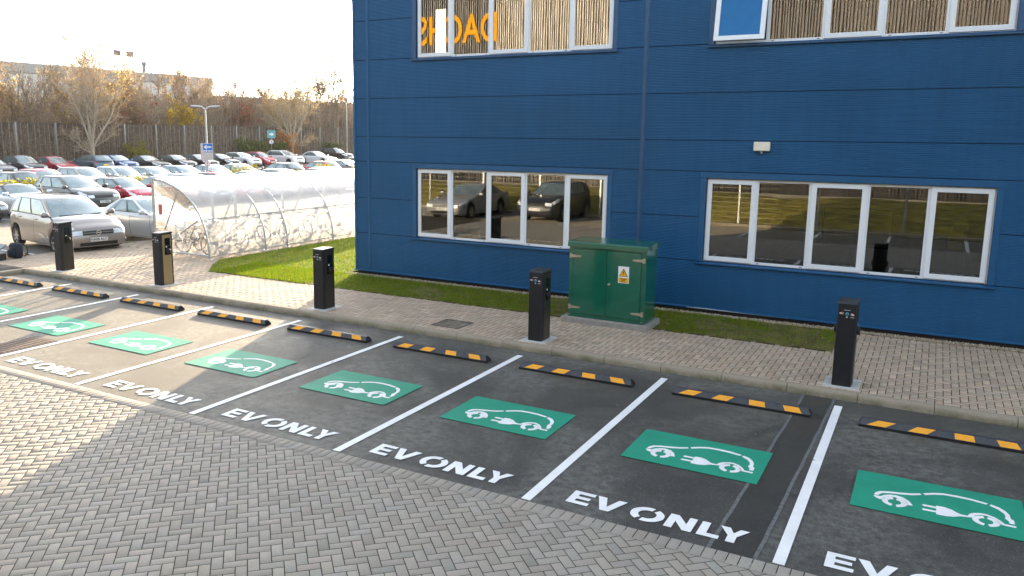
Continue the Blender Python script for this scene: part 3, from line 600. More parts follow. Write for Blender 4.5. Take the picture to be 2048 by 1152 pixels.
for y in RY:
    o=obj('hoop',MB().tube([(x,y-4,z+SZ-.1) for x,z in SP],.028,8),STEEL,t,ang=50)
    obj('rear_post',MB().box(-2.24,-2.18,y-4.03,y-3.97,0,2.16+SZ-.1),STEEL,t); 
    obj('strut',MB().tube([(-2.15,y-4,.05),(-1.18,y-4,1.85)],.022,6).tube([(-2.15,y-4,.10),(-.40,y-4,1.07)],.022,6),STEEL,t)
    obj('foot_plate',MB().box(-.09,.09,y-4.09,y-3.91,-.0,.012),STEEL,t)
iz=lambda zt:min(SP,key=lambda q:abs(q[1]-zt))
for (x,z) in (SP[0],iz(2.03),iz(1.1),(-.015,.12)):
    obj('purlin',MB().tube([(x+.01,-.05,z+SZ-.1),(x+.01,9.8,z+SZ-.1)],.016,6),STEEL,t)
for a,b in zip(RY,RY[1:]):
    vs=[];
    for x,z in SP[:-1]+[(-.003,.10)]:
        for yy in (a-4+.02,b-4-.02): vs.append((x+.018,yy,z+SZ-.1+.018))
    n=len(vs)//2; mb=MB().add(vs,[(2*i,2*i+1,2*i+3,2*i+2) for i in range(n-1)]); obj('roof_sheet',mb,POLY,t,ang=60)
gz=[(x,z+SZ-.1) for x,z in SP if z>.12]; 
obj('gable_sheet',MB().poly([(x,0,z) for x,z in gz]+[(-.6,0,.12),(-2.1,0,.12),(-2.2,0,.6)]),POLYG,t); obj('gable_rail',MB().tube([(-.01,0,.1),(-2.2,0,.1)],.025,6),STEEL,t)
obj('rear_rail',MB().tube([(-2.2,0,.75),(-2.2,9.75,.75)],.02,6),STEEL,t)
obj('gable_label',MB().box(-2.0,-1.85,-.012,-.004,1.15,1.45),M('faded_red_label',(.5,.12,.1),.5),t)
def make_bike(i,y,lab,col):
    t=thing('bicycle',(-17.52,y,.1),lab,'bicycle','bicycles in the shelter',rz=RNG.normal(0,.06)+(math.pi if i%2 else 0)); fm=M('bike_frame_%d'%i,col,.3)
    for x in (-.52,.53):
        w_=obj('wheel',MB().lathe([(.335+.02*math.cos(a),.02*math.sin(a)) for a in [k*math.pi/3 for k in range(6)]],(x,0,.355),'y',22,closed=True),TYRE,t,ang=60); sp_=MB()
        for k in range(14): a=k*math.pi/7; sp_.tube([(x,0,.355),(x+.32*math.cos(a),0,.355+.32*math.sin(a))],.003,3,cap=False)
        obj('spokes',sp_.lathe([(.305,-.012),(.32,0),(.305,.012)],(x,0,.355),'y',22),ALLOY,w_)
    P=dict(bb=(-.08,0,.30),seat=(-.25,0,.78),head=(.33,0,.80),h2=(.36,0,.68),ra=(-.52,0,.355),fa=(.53,0,.355)); f=MB()
    for a,b,r_ in (('bb','seat',.017),('seat','head',.017),('bb','h2',.019),('bb','ra',.012),('seat','ra',.011),('h2','fa',.014)): f.tube([P[a],P[b]],r_,6)
    obj('frame',f,fm,t); obj('handlebar',MB().tube([(.33,0,.80),(.31,0,.96)],.014,6).tube([(.24,-.29,.97),(.34,-.14,.98),(.34,.14,.98),(.24,.29,.97)],.014,6),BLACKP,t)
    obj('saddle',MB().tube([(-.25,0,.78),(-.28,0,.90)],.013,6).box(-.40,-.14,-.06,.06,.90,.945,0,.02),BLACKP,t)
    obj('crank',MB().lathe([(.09,-.01),(.09,.01),(.0,.01)],(-.08,.03,.30),'y',14).tube([(-.08,.05,.30),(.06,.05,.20)],.01,5),DGRILL,t)
BK=[(4.45,'dark bicycle leaning just inside the near gable of the shelter',(.02,.02,.03)),(5.0,'black mountain bicycle second from the near gable of the shelter',(.015,.015,.015)),(5.75,'dark red bicycle under the first shelter hoop bay',(.25,.02,.02)),(6.6,'grey bicycle in the narrow shelter bay between two close hoops',(.2,.2,.21)),(7.7,'dark blue bicycle after the second close hoop of the shelter',(.02,.04,.12)),(8.6,'silver bicycle leaning in the middle shelter bay',(.4,.4,.4)),(10.0,'black bicycle in the shelter bay beyond the fourth hoop',(.02,.02,.02)),(10.8,'dark green bicycle deepest in the shelter near the building corner',(.02,.08,.04))]
for i,(y,l,c) in enumerate(BK): make_bike(i,y,l,c)
# ------------------------------------------------------------------ cars
T=dict(
 mpv=dict(L=4.08,W=1.69,H=1.55,fo=.80,wb=2.6,r=.315,hood=.93,cz=1.0,nz=.80,bz=1.02,tz=1.0,rf=.92,rr=.42,tb=.10,quarter=[(.05,.19),(.23,.53),(.57,.93)],cl=.19),
 hatch=dict(L=4.25,W=1.79,H=1.46,fo=.88,wb=2.62,r=.32,hood=1.12,cz=.97,nz=.74,bz=1.0,tz=.98,rf=.95,rr=.60,tb=.16,quarter=[(.09,.17),(.21,.53),(.57,.93)],cl=.17),
 mini=dict(L=3.5,W=1.62,H=1.46,fo=.72,wb=2.34,r=.29,hood=.78,cz=.98,nz=.78,bz=1.02,tz=.98,rf=.85,rr=.40,tb=.10,quarter=[(.16,.44),(.50,.92)],cl=.17),
 suv=dict(L=4.45,W=1.84,H=1.64,fo=.92,wb=2.68,r=.36,hood=1.15,cz=1.10,nz=.93,bz=1.12,tz=1.10,rf=.95,rr=.62,tb=.14,quarter=[(.07,.18),(.22,.53),(.57,.93)],cl=.22),
 suvs=dict(L=4.2,W=1.79,H=1.55,fo=.85,wb=2.6,r=.34,hood=1.05,cz=1.04,nz=.86,bz=1.06,tz=1.04,rf=.92,rr=.58,tb=.14,quarter=[(.08,.17),(.21,.53),(.57,.93)],cl=.20),
 saloon=dict(L=4.85,W=1.85,H=1.45,fo=.93,wb=2.84,r=.33,hood=1.40,cz=.96,nz=.72,bz=.99,tz=.98,rf=1.0,rr=1.45,tb=.50,quarter=[(.17,.27),(.30,.58),(.62,.93)],cl=.16),
 coupe=dict(L=4.2,W=1.84,H=1.36,fo=.88,wb=2.5,r=.33,hood=1.38,cz=.93,nz=.70,bz=.97,tz=.95,rf=.98,rr=1.35,tb=.30,quarter=[(.22,.40),(.45,.92)],cl=.14),
 pickup=dict(L=5.1,W=1.85,H=1.82,fo=.92,wb=3.05,r=.38,hood=1.25,cz=1.15,nz=1.0,bz=1.15,tz=1.12,rf=.85,rr=.22,tb=.08,quarter=[(.06,.34),(.43,.62),(.66,.93)],cl=.26))
WM={}
def wheel_meshes(r):
    if r in WM: return WM[r]
    ty=MB().lathe([(r*.64,-.10),(r*.93,-.105),(r,-.075),(r,.075),(r*.93,.105),(r*.64,.10)],(0,0,0),'y',26).mesh('tyre',TYRE,40)
    rm=MB().lathe([(r*.66,-.098),(r*.60,-.085),(r*.60,.05),(r*.66,.098)],(0,0,0),'y',26)
    for k in range(6):
        a=k*math.pi/3; ca,sa=math.cos(a),math.sin(a); q=[]
        for rr_,wd in ((r*.10,.035),(r*.62,.028)):
            for s in (-1,1): q.append((rr_*ca-s*wd*sa,rr_*sa+s*wd*ca))
        for yy in (-.082,.082): rm.poly([(q[i][0],yy,q[i][1]) for i in (0,1,3,2)])
    rm.lathe([(0,-.085),(r*.16,-.085),(r*.16,-.06)],(0,0,0),'y',12).lathe([(0,.085),(r*.16,.085),(r*.16,.06)],(0,0,0),'y',12).lathe([(0,-.02),(r*.6,-.02)],(0,0,0),'y',16,m=1).lathe([(0,.02),(r*.6,.02)],(0,0,0),'y',16,m=1)
    WM[r]=(ty,rm.mesh('rim',[ALLOY,DGRILL],40)); return WM[r]
def car(kind,label,group,x,y,head,col,plate=None,roofcol=None,detail=0,metal=.3,over={},spoiler=False):
    S=dict(T[kind]); S.update(over); L,Wd,Hh=S['L'],S['W'],S['H']; r=S['r']; hl=L/2
    paint=mat_carpaint(col,metal); rp=mat_carpaint(roofcol,metal) if roofcol else paint
    t=thing('parked_car',(x,y,-.02),label,'car',group,rz=R(head))
    ax=(hl-S['fo'],hl-S['fo']-S['wb']); ra=r+.055; xc=hl-S['hood']; cl=S['cl']
    tb=-hl+S['tb']
    zk=[(-hl,S['tz']-.05),(-hl+.10,S['tz']),(tb+.05,S['bz']),(0,(S['bz']+S['cz'])/2),(xc,S['cz']),(xc+.35*(hl-xc),S['cz']-.05),(hl-.28,S['nz']+.06),(hl-.08,S['nz']),(hl,S['nz']-.06)]
    zk=sorted(zk); 
    def zs(x):
        a=[]
        for d in (-.12,0,.12): a.append(np.interp(x+d if abs(x)<hl-.2 else x,[k[0] for k in zk],[k[1] for k in zk]))
        return sum(a)/3
    def zb(x):
        d=hl-abs(x); z=cl+max(0,(.3-d)/.3)*.07
        for a in ax:
            if abs(x-a)<ra: z=max(z,r+math.sqrt(max(0,ra*ra-(x-a)**2))-.01)
        return z
    def wf(x):
        d=hl-abs(x); return Wd/2*float(np.interp(d,[0,.03,.10,.22,.45,.9],[.80,.86,.92,.965,.99,1.0]))
    def sec(x):
        w,b,s=wf(x),zb(x),zs(x); 
        return [(0,b),(.82*w,b),(.955*w,b+.03),(.985*w,b+.30*(s-b)),(w,b+.55*(s-b)),(.985*w,b+.80*(s-b)),(.955*w,s-.055),(.90*w,s-.005),(.60*w,s+.028),(0,s+.045)]
    def bend(x,z):
        k=max(0,(abs(x)-(hl-.45))/.45); return x-math.copysign(k*.13*((z-.48)/.4)**2,x)
    def tub(x,v):
        p=sec(x); i=min(int(v),len(p)-2); f=v-i; yy=p[i][0]*(1-f)+p[i+1][0]*f; zz=p[i][1]*(1-f)+p[i+1][1]*f; return Vector((bend(x,zz),yy,zz))
    xs={-hl,hl,0}
    for d in (.03,.10,.20,.32,.46): xs|={hl-d,-hl+d}
    for a in ax:
        for k in range(13): xs.add(a+ra*math.cos(k*math.pi/12))
        xs|={a+ra+.005,a-ra-.005}
    for k in range(-8,9): xs.add(k*hl/10)
    xs=sorted(xs); xs=[q for i,q in enumerate(xs) if i==0 or q-xs[i-1]>.004]
    vs=[];n=10
    for q in xs:
        h=[(bend(q,zz),yy,zz) for yy,zz in sec(q)]; vs+=[(a,-b,c) for a,b,c in h[::-1]]+h[1:-1]   # ring of 18
    N=2*n-2; fs=[];ms=[]
    b=MB()
    for i in range(len(xs)-1):
        for k in range(N): fs.append((i*N+k,i*N+(k+1)%N,(i+1)*N+(k+1)%N,(i+1)*N+k))
    # ring index: 0 top centre,1..8 right side down,9 bottom centre,10..17 left side up
    for i0 in (0,(len(xs)-1)*N):
        for k in range(1,9):
            a=[k,k+1,(N-k-1)%N,(N-k)%N]
            a=[q+i0 for q in dict.fromkeys(a)]; fs.append(tuple(a))
        fs.append((i0,i0+1,i0+N-1))
    b.add(vs,fs); b.m=[1 if (f[0]%N in (8,9) and f[2]%N in (9,10) and len(f)==4 and abs(f[0]-f[2])>2) else 0 for f in b.f]
    body=obj('body',b,[paint,DGRILL],t,ang=38)
    # greenhouse
    xf0,xf1=xc+.02,xc+.02-S['rf']; xr0,xr1=tb,-hl+S['rr']; w0,w1=.905*Wd/2,.70*Wd/2
    zr0=S['bz']; bow_f,bow_r=.20,.10
    TL=[0,.28,.56,.84,.94,1.0]; ZF=[0,.33,.64,.90,.965,.995]; WF=[0,.20,.46,.78,.90,1.06]
    XFm=[0,.31,.62,.93,1.06,1.22]
    def lv(tt): return float(np.interp(tt,TL,ZF)),float(np.interp(tt,TL,WF)),float(np.interp(tt,TL,XFm))
    def G(tt,s,q):
        zf,wq,xq=lv(tt); x_f=xf0+(xf1-xf0)*xq; x_r=xr0+(xr1-xr0)*xq
        xx=(x_r+bow_r*q*q)*(1-s)+(x_f-bow_f*q*q)*s; yy=q*(w0+(w1-w0)*wq)
        base=(zr0*(1-s)+S['cz']*s)-.03; mid=(xx-(xr1+xf1)/2)/(xf1-xr1); ztop=Hh-.045-.10*max(0,abs(mid)-.15)**2*2
        zz=base+(ztop-base)*zf+(.045*(1-q*q) if tt>=.93 else 0)*(tt-.9)*10*(1 if tt>=1 else .5)
        return Vector((xx,yy,zz))
    gv=[];SN=9;per=[]
    for i in range(SN): per.append((i/(SN-1),-1))
    for q in (-.75,-.4,0,.4,.75): per.append((1,q))
    for i in range(SN): per.append((1-i/(SN-1),1))
    for q in (.75,.4,0,-.4,-.75): per.append((0,q))
    NP=len(per); g=MB(); vs=[G(tt,s,q) for tt in TL for s,q in per]; fs=[(i*NP+k,i*NP+(k+1)%NP,(i+1)*NP+(k+1)%NP,(i+1)*NP+k) for i in range(len(TL)-1) for k in range(NP)]
    g.add(vs,fs,0)
    Q=[-1,-.75,-.4,0,.4,.75,1]; vs=[G(1,i/(SN-1),q) for i in range(SN) for q in Q]; nq=len(Q); g.add(vs,[(i*nq+k,i*nq+k+1,(i+1)*nq+k+1,(i+1)*nq+k) for i in range(SN-1) for k in range(nq-1)],0)
    b2=bmesh.new(); me=g.mesh('roof',[rp]); b2.from_mesh(me); bmesh.ops.remove_doubles(b2,verts=b2.verts,dist=.0005); bmesh.ops.recalc_face_normals(b2,faces=b2.faces); b2.to_mesh(me); b2.free()
    me.polygons.foreach_set('use_smooth',[True]*len(me.polygons)); me.set_sharp_from_angle(angle=R(42)); obj('roof',me,None,t)
    cen=Vector((0,0,.7))
    def patch(fn,U,V,off):
        P=[[fn(u,v) for v in V] for u in U]; mb=MB(); vs=[]
        for i in range(len(U)):
            for j in range(len(V)):
                a=P[min(i+1,len(U)-1)][j]-P[max(i-1,0)][j]; c=P[i][min(j+1,len(V)-1)]-P[i][max(j-1,0)]; nn=a.cross(c)
                nn=nn.normalized() if nn.length>1e-9 else Vector((0,0,1))
                if nn.dot(P[i][j]-cen)<0: nn=-nn
                vs.append(P[i][j]+nn*off)
        k=len(V); mb.add(vs,[(i*k+j,i*k+j+1,(i+1)*k+j+1,(i+1)*k+j) for i in range(len(U)-1) for j in range(k-1)]); return mb
    lin=lambda a,b_,n_:[a+(b_-a)*i/(n_-1) for i in range(n_)]
    for sg in (-1,1):
        obj('pillar_trim',patch(lambda s,tt:G(tt,s,sg),lin(S['quarter'][0][0]-.015,S['quarter'][-1][1]+.012,9),lin(.05,.85,6),.003),BLACKP,t,ang=60)
        for a,b_ in S['quarter']:
            obj('side_window',patch(lambda s,tt:G(tt,s,sg),lin(a,b_,5),lin(.09,.82,5),.006),GLASSC,t,ang=60)
    obj('windscreen',patch(lambda q,tt:G(tt,1,q),lin(-.90,.90,9),lin(.06,.90,6),.006),GLASSC,t,ang=60)
    obj('rear_window',patch(lambda q,tt:G(tt,0,q),lin(-.82,.82,9),lin(.22 if kind not in('saloon','coupe') else .06,.86,6),.006),GLASSC,t,ang=60)
    ty,rm=wheel_meshes(r)
    for a in ax:
        for sg in (-1,1):
            w_=obj('wheel',ty,None,t); w_.location=(a,sg*(Wd/2-.115),r); obj('rim',rm,None,w_)
    def nose(y,z,sg=1,o=.006):
        w=wf(hl); return Vector((sg*(bend(hl,z)+o-.0*abs(y)),y,z))
    def cap(y0,y1,z0,z1,o,sg=1):
        mb=MB(); n=4; vs=[nose(yy,z0+(z1-z0)*i/n,sg,o) for i in range(n+1) for yy in (y0,y1)]; return mb.add(vs,[(2*i,2*i+1,2*i+3,2*i+2) for i in range(n)])
    for sg in (-1,1):
        obj('headlight',patch(lambda xx,v:Vector((1,sg,1))*0+Vector((tub(xx,v).x,sg*tub(xx,v).y,tub(xx,v).z)),lin(hl-(.62 if kind!='mpv' else .60),hl-.035,8),lin(5.0,6.7,5) if kind!='mpv' else lin(5.0,7.4,5),.007),LAMP,t,ang=60)
        hc=cap(*sorted((sg*wf(hl)*.62,sg*wf(hl)*1.02)),S['nz']-.20,S['nz']-.075,.009); hl_=[o for o in t.children if o.name.startswith('headlight')][-1]; obj('lens',hc,LAMP,hl_,ang=60)
        obj('tail_light',patch(lambda xx,v:Vector((tub(xx,v).x,sg*tub(xx,v).y,tub(xx,v).z)),lin(-hl+.34,-hl+.02,6),lin(5.2,7.2,4),.007),TAIL,t,ang=60)
        m_=MB().box(xc-.36,xc-.20,*sorted((sg*(Wd/2-.04),sg*(Wd/2+.17))),S['cz']+.0,S['cz']+.145,0,.035).tube([(xc-.26,sg*(Wd/2-.1),S['cz']-.01),(xc-.26,sg*(Wd/2+.02),S['cz']+.04)],.025,6,1)
        obj('wing_mirror',m_,[paint,BLACKP],t,ang=50)
    gw=.46 if kind in('mpv','hatch','mini') else .52
    obj('grille',cap(-gw,gw,S['nz']-.21,S['nz']-.09,.006),DGRILL,t); obj('lower_intake',cap(-.56,.56,cl+.10,cl+.20,.006),DGRILL,t)
    pz=.47 if kind not in('suv','pickup') else .56
    pl_=obj('number_plate',cap(-.26,.26,pz-.055,pz+.055,.018),PLATE,t)
    obj('rear_plate',cap(-.26,.26,.72 if kind not in('saloon',) else .62,.83 if kind not in('saloon',) else .73,.012,-1),PLATEY,t)
    if plate: obj('plate_lettering',text_mb(plate,.105,lambda a,b_:(bend(hl,pz+b_)+.0215,a,pz+b_),.002),INK,pl_)
    if spoiler: obj('spoiler',MB().box(xr1-.16,xr1+.06,-.52,.52,Hh-.10,Hh-.06,0,.015),BLACKP,t)
    if detail:
        dx=[(ax[1]+ra*.72,.02*L-.16),(.02*L-.14,xc-.03)] if len(S['quarter'])>2 else [(-.25*L+.3,xc-.03)]
        for sg in (-1,1):
            mir=lambda xx,v:Vector((tub(xx,v).x,sg*tub(xx,v).y,tub(xx,v).z))
            for a,b_ in dx:
                obj('door_gap',patch(mir,lin(a-.012,b_+.012,6),lin(2.15,6.35,8),.0025),DGRILL,t,ang=60)
                d=obj('door',patch(mir,lin(a,b_,6),lin(2.2,6.3,8),.005),paint,t,ang=60)
                p=mir(a+.16,5.55); obj('handle',MB().box(p.x-.085,p.x+.085,*sorted((p.y+sg*.004,p.y+sg*.035)),p.z-.016,p.z+.016,0,.008),paint,d)
            p=mir(hl-.16,2.9); obj('fog_lamp',MB().lathe([(0,.015*sg),(.05,.012*sg),(.062,-.01*sg)],(p.x,p.y+.006*sg,p.z+.0),'y',14),LAMP,t)
        obj('wiper',MB().tube([tuple(G(.10,1,-.75)+Vector((.02,0,.012))),tuple(G(.13,1,.05)+Vector((.02,0,.012)))],.011,5).tube([tuple(G(.10,1,.1)+Vector((.02,0,.012))),tuple(G(.13,1,.8)+Vector((.02,0,.012)))],.011,5),BLACKP,t)
        ae=G(1,.15,0); obj('aerial',MB().tube([tuple(ae),tuple(ae+Vector((-.22,0,.30)))],.007,5),BLACKP,t)
        if kind=='mpv':
            for sg in (-1,1): obj('grille_bar',cap(*sorted((sg*.10,sg*.50)),S['nz']-.155,S['nz']-.140,.012),mat_carpaint(col,metal),t)
            c=nose(0,S['nz']-.15,1,.02); obj('badge',MB().lathe([(.075,-.004),(.075,.004),(.058,.004),(.058,-.004)],(c.x,0,c.z),'x',20,closed=True).box(c.x-.004,c.x+.004,-.085,.085,c.z-.014,c.z+.014),CHROME,t)
    return t
GA='cars in the nearest row'; GB='cars in the second row'; GC='cars in the third row before the hedge'; GD='cars parked along the far fence'
SIL=(.46,.47,.48); WH=(.72,.74,.76); BK_=(.012,.013,.015); DG=(.05,.055,.06); RD=(.42,.012,.03); BL=(.02,.07,.22)
car('mpv','bronze-grey people carrier parked at the kerb behind the leftmost charging post',GA,-22.77,3.89,-11,(.235,.205,.185),'NA08 AUC',detail=1,metal=.5,over=dict(L=4.6,W=1.86,H=1.64,fo=.92,wb=2.94,r=.335,hood=1.0,cz=1.08,bz=1.08,tz=1.05,nz=.82,rf=1.0))
car('saloon','silver-white saloon half hidden behind the near end of the cycle shelter',GA,-22.15,6.75,-2,(.55,.56,.57),detail=1)
car('saloon','dark grey saloon with white plate cut off by the left photo edge',GB,-33.6,6.25,0,(.05,.05,.055),'20 ZKS')
car('coupe','white coupe with black roof rising behind the bronze people carrier',GB,-33.3,8.92,0,WH,roofcol=(.02,.02,.022))
car('suv','dark green-grey SUV with wide grille, largest car in the second row',GB,-33.2,11.35,-2,(.065,.068,.062),'Y77 RMG',detail=1,metal=.5)
car('mini','small red hatchback with black roof parked beside the dark grey SUV',GB,-32.9,13.75,0,(.5,.012,.045),'LK15 XWE',roofcol=(.015,.016,.018),detail=1)
car('hatch','dark red hatchback with pale roof turned tail-first near the shelter top',GB,-33.3,15.95,180,(.12,.014,.022),roofcol=(.30,.31,.32))
car('hatch','blue hatchback behind the near curve of the shelter roof',GB,-33.3,18.32,0,(.03,.09,.30))
car('hatch','bright red hatchback showing only its roof above the shelter',GB,-33.3,20.5,0,RD)
car('saloon','white saloon with grey side windows above the shelter middle',GB,-33.3,22.95,0,WH)
car('hatch','dark grey hatchback with clear windscreen above the shelter ridge',GB,-33.3,25.45,0,(.09,.10,.10))
car('suvs','dark hatchback with black roof spoiler seen from behind above the shelter',GB,-33.3,27.85,180,(.13,.11,.11),spoiler=True,over=dict(H=1.48))
car('hatch','white hatchback above the far end of the shelter next to the blue wall',GB,-33.3,30.0,0,WH)
car('suvs','dark estate with wide rear window behind a yellow hedge at the left edge',GC,-41.2,13.0,180,(.05,.055,.065))
car('hatch','red hatchback behind the leftmost yellow-green hedge',GC,-42,15.6,0,(.5,.02,.05),over=dict(H=1.55))
car('suvs','pale gold estate car behind the dark grey SUV',GC,-42,18.0,0,(.36,.34,.29),over=dict(H=1.58))
car('hatch','white estate car between the pale gold car and the hedge',GC,-42,20.5,0,(.62,.64,.66),over=dict(H=1.55))
car('hatch','mid grey hatchback behind the hedge left of the lamp post',GC,-42,22.85,0,(.22,.24,.25))
car('hatch','light blue hatchback directly left of the lamp post',GC,-42,25.25,0,(.07,.15,.32))
car('saloon','grey saloon passing behind the lamp post sign pole',GC,-42,27.8,0,(.26,.27,.28))
car('saloon','silver saloon right of the lamp post with hedge twigs before it',GC,-42,30.3,0,SIL)
car('hatch','black hatchback seen from behind below the white SUV pair',GC,-42,34.0,180,(.03,.028,.03))
car('hatch','red hatchback seen from behind beside the yellow hedge',GC,-42,38.3,180,(.42,.03,.04))
car('hatch','dark hatchback with pale roof nearest the blue building corner',GC,-42,42.3,0,(.10,.10,.11),roofcol=(.6,.6,.6))
car('hatch','grey hatchback at the left photo edge in the fence row',GD,-63,24.6,0,(.12,.13,.14))
car('suvs','charcoal crossover in the fence row under the leftmost steel posts',GD,-63,27.1,0,(.045,.045,.055),over=dict(H=1.66))
car('hatch','crimson hatchback with dark windscreen in the fence row, left part',GD,-63,29.85,0,(.40,.01,.035),over=dict(H=1.52))
car('suv','slate-blue SUV parked tail-out below the tall bare tree',GD,-63,33.1,180,(.07,.11,.15),over=dict(H=1.6))
car('suvs','bright blue crossover right of the tall bare tree trunk',GD,-63,35.75,0,(.03,.10,.26),over=dict(H=1.55))
car('saloon','black saloon in the fence row next to the blue crossover',GD,-63,39.0,0,BK_)
car('hatch','black hatchback in the fence row third from the lamp post',GD,-63,42.3,0,(.02,.021,.025))
car('hatch','black hatchback framed left of the lamp post pole',GD,-63,45.1,0,(.015,.016,.02))
car('hatch','dark navy hatchback just right of the blue arrow sign',GD,-63,48.0,0,(.02,.025,.045))
car('suvs','small white crossover with dark side windows in the fence row',GD,-63,50.95,0,WH,'MA70 KFD')
car('mini','small rounded red city car between two white crossovers',GD,-63,53.7,0,(.5,.03,.06),over=dict(H=1.56))
car('suv','large white SUV with big dark grille in the fence row',GD,-63,57.4,0,WH,'WM21 OYT',over=dict(H=1.68,L=4.66,W=1.89))
car('saloon','long white saloon at the right of the fence row',GD,-63,63.0,0,WH,over=dict(L=4.95,H=1.5))
car('pickup','black pickup with hard canopy beside the blue building corner',GD,-66,69.8,0,(.012,.011,.013))
# markings of the car park
pk=tag(bpy.data.objects['car_park'],kind='structure')
def strip(name,pts,w_,mat,z=-.0165):
    (xa,ya),(xb,yb)=pts; d=Vector((xb-xa,yb-ya,0)).normalized(); n=Vector((-d.y,d.x,0))*w_/2
    return obj(name,MB().poly([(xa+n.x,ya+n.y,z),(xb+n.x,yb+n.y,z),(xb-n.x,yb-n.y,z),(xa-n.x,ya-n.y,z)]),mat,pk)
strip('bay_line',((-26,2.42),(-21.7,2.42)),.1,WHITE)
for y in (5.3,8.0,10.6): strip('bay_line',((-26,y),(-21.6,y)),.1,YELLOW)
for i in range(4): strip('hatch_line',((-22.9+i*.8,5.32),(-22.2+i*.8,5.9)),.1,YELLOW,-.0125)
for row,y0,n in ((-33.3,5,12),(-42,12,13),(-63,23.3,20)):
    for i in range(n): strip('bay_line',((row-2.5,y0+i*2.48),(row+2.3,y0+i*2.48)),.09,WHITE)
s_=copy_tree(st); s_.location=(-21.95,1.25,-.018); s_.rotation_euler=(0,0,R(90)); tag(s_,'yellow and black rubber wheel stop lying behind the dark backpack','wheel stop')
# backpack and case
t=thing('backpack',(-21.15,1.30,.1),'dark navy backpack standing upright on the sunlit paving at the left','backpack'); NAVY=M('navy_fabric',(.014,.022,.034),.8,0,.4,.25,14,bump=.4)
obj('bag',MB().box(-.17,.17,-.13,.13,0,.43,0,.06),NAVY,t,ang=50); obj('front_pocket',MB().box(-.15,.15,-.19,-.125,.03,.25,0,.03),NAVY,t,ang=50)
obj('handle',MB().tube([(-.06,.04,.42),(-.05,.04,.50),(.0,.04,.53),(.05,.04,.50),(.06,.04,.42)],.013,6),BLACKP,t,ang=60)
for sx in (-1,1): obj('strap',MB().tube([(sx*.1,.12,.40),(sx*.15,.21,.33),(sx*.17,.23,.15),(sx*.14,.14,.04)],.02,6),BLACKP,t,ang=60)
t=thing('equipment_case',(-21.22,.80,.1),'black equipment case with a sloping grey lid beside the backpack','case')
obj('case',MB().box(-.2,.2,-.16,.16,0,.20,0,.03),BLACKP,t,ang=40); obj('lid',MB().prism([(-.17,.205),(.17,.40),(.17,.43),(-.17,.235)],lambda p:(-.2,p[0],p[1]),lambda p:(.2,p[0],p[1])),M('grey_lid',(.10,.12,.14),.3),t)
# ------------------------------------------------------------------ lamp post and signs
t=thing('lamp_post',(-37.7,23.3,-.02),'slim steel lamp post with two wing-like heads above the parked cars','lamp post')
obj('pole',MB().tube([(0,0,0),(0,0,2.5),(0,0,5.0)],[.075,.06,.05],12),STEEL,t,ang=60)
vd=Vector((-.74,.67,0)); pd=Vector((.67,.74,0))
for s in (-1,1):
    P=[Vector((0,0,4.95)),pd*s*.22+Vector((0,0,5.13)),pd*s*.55+Vector((0,0,5.15)),pd*s*.85+Vector((0,0,5.17))]
    mb=MB().tube([tuple(p) for p in P],[.04,.05,.075,.05],8); obj('lamp_head',mb,STEEL,t,ang=60)
SB=M('sign_blue',(.01,.16,.52),.4,0,.5,.04); SG=M('sign_teal',(.10,.32,.33),.4,0,.5,.05); GREYB=M('sign_back_plate',(.52,.50,.46),.5,0,.5,.06)
def sign(name,loc,lab,az):
    return thing(name,loc,lab,'sign',rz=R(az))
t=sign('direction_sign',(-37.62,23.22,2.28),'blue one-way arrow sign over a white notice plate on the lamp post',40)
obj('back_plate',MB().box(-.36,.36,-.03,-.012,0,.66,0,.004),GREYB,t)
mb=MB().poly([(-.22,-.0315,.11),(.33,-.0315,.11),(.33,-.0315,.63),(-.22,-.0315,.63)])
mb.poly([(-.17,-.033,.43),(-.02,-.033,.56),(.03,-.033,.56),(-.05,-.033,.465),(.27,-.033,.465),(.27,-.033,.395),(-.05,-.033,.395),(.03,-.033,.30),(-.02,-.033,.30)],1)
text_mb('ONE WAY',.115,lambda a,b_:(.055+a,-.033,.19+b_),.006,mb=mb,m=1); obj('arrow_panel',mb,[SB,WHT],t)
t=sign('notice_plate',(-37.62,23.22,1.93),'white notice plate with faint lines under the blue arrow sign',40)
mb=MB().box(-.36,.36,-.03,-.012,0,.34,0,.004); 
for z,a in ((.24,.16),(.14,.26),(.08,.22)): mb.poly([(-a+.05,-.032,z),(a+.05,-.032,z),(a+.05,-.032,z+.02),(-a+.05,-.032,z+.02)],1)
obj('plate',mb,[GREYB,M('faded_print',(.3,.29,.27),.6)],t)
def roundsign(loc,lab,az,r_,txt):
    t=sign('speed_sign',loc,lab,az); d=MB()
    for rr,yy,m_ in ((r_,-.02,0),(r_*.8,-.0215,1)): d.poly([(rr*math.cos(a),yy,rr*math.sin(a)) for a in [2*math.pi*i/20 for i in range(20)]],m_)
    d.lathe([(0,0),(r_,0),(r_,-.0195)],(0,0,0),'y',20); text_mb(txt,r_*1.15,lambda a,b_:(a,-.023,b_),.004,mb=d,m=2); obj('disc',d,[M('sign_red',(.4,.03,.05),.4),WHT,INK],t)
roundsign((-37.6,23.2,1.73),'small round speed limit sign low on the lamp post',40,.17,'5')
t=sign('arrow_sign',(-66.6,59.2,2.6),'teal arrow sign on a thin pole before the board fence',42)
obj('pole',MB().tube([(0,.04,-2.6),(0,.04,1.0)],.035,8),STEEL,t,ang=60)
mb=MB().box(-.48,.48,-.03,0,.35,1.25,0,.01).poly([(-.25,-.032,.72),(-.25,-.032,.88),(.02,-.032,.88),(.02,-.032,1.02),(.32,-.032,.80),(.02,-.032,.58),(.02,-.032,.72)],1); obj('panel',mb,[SG,WHT],t)
roundsign((-66.5,59.1,2.52),'small round white speed sign under the teal arrow sign',42,.3,'5')
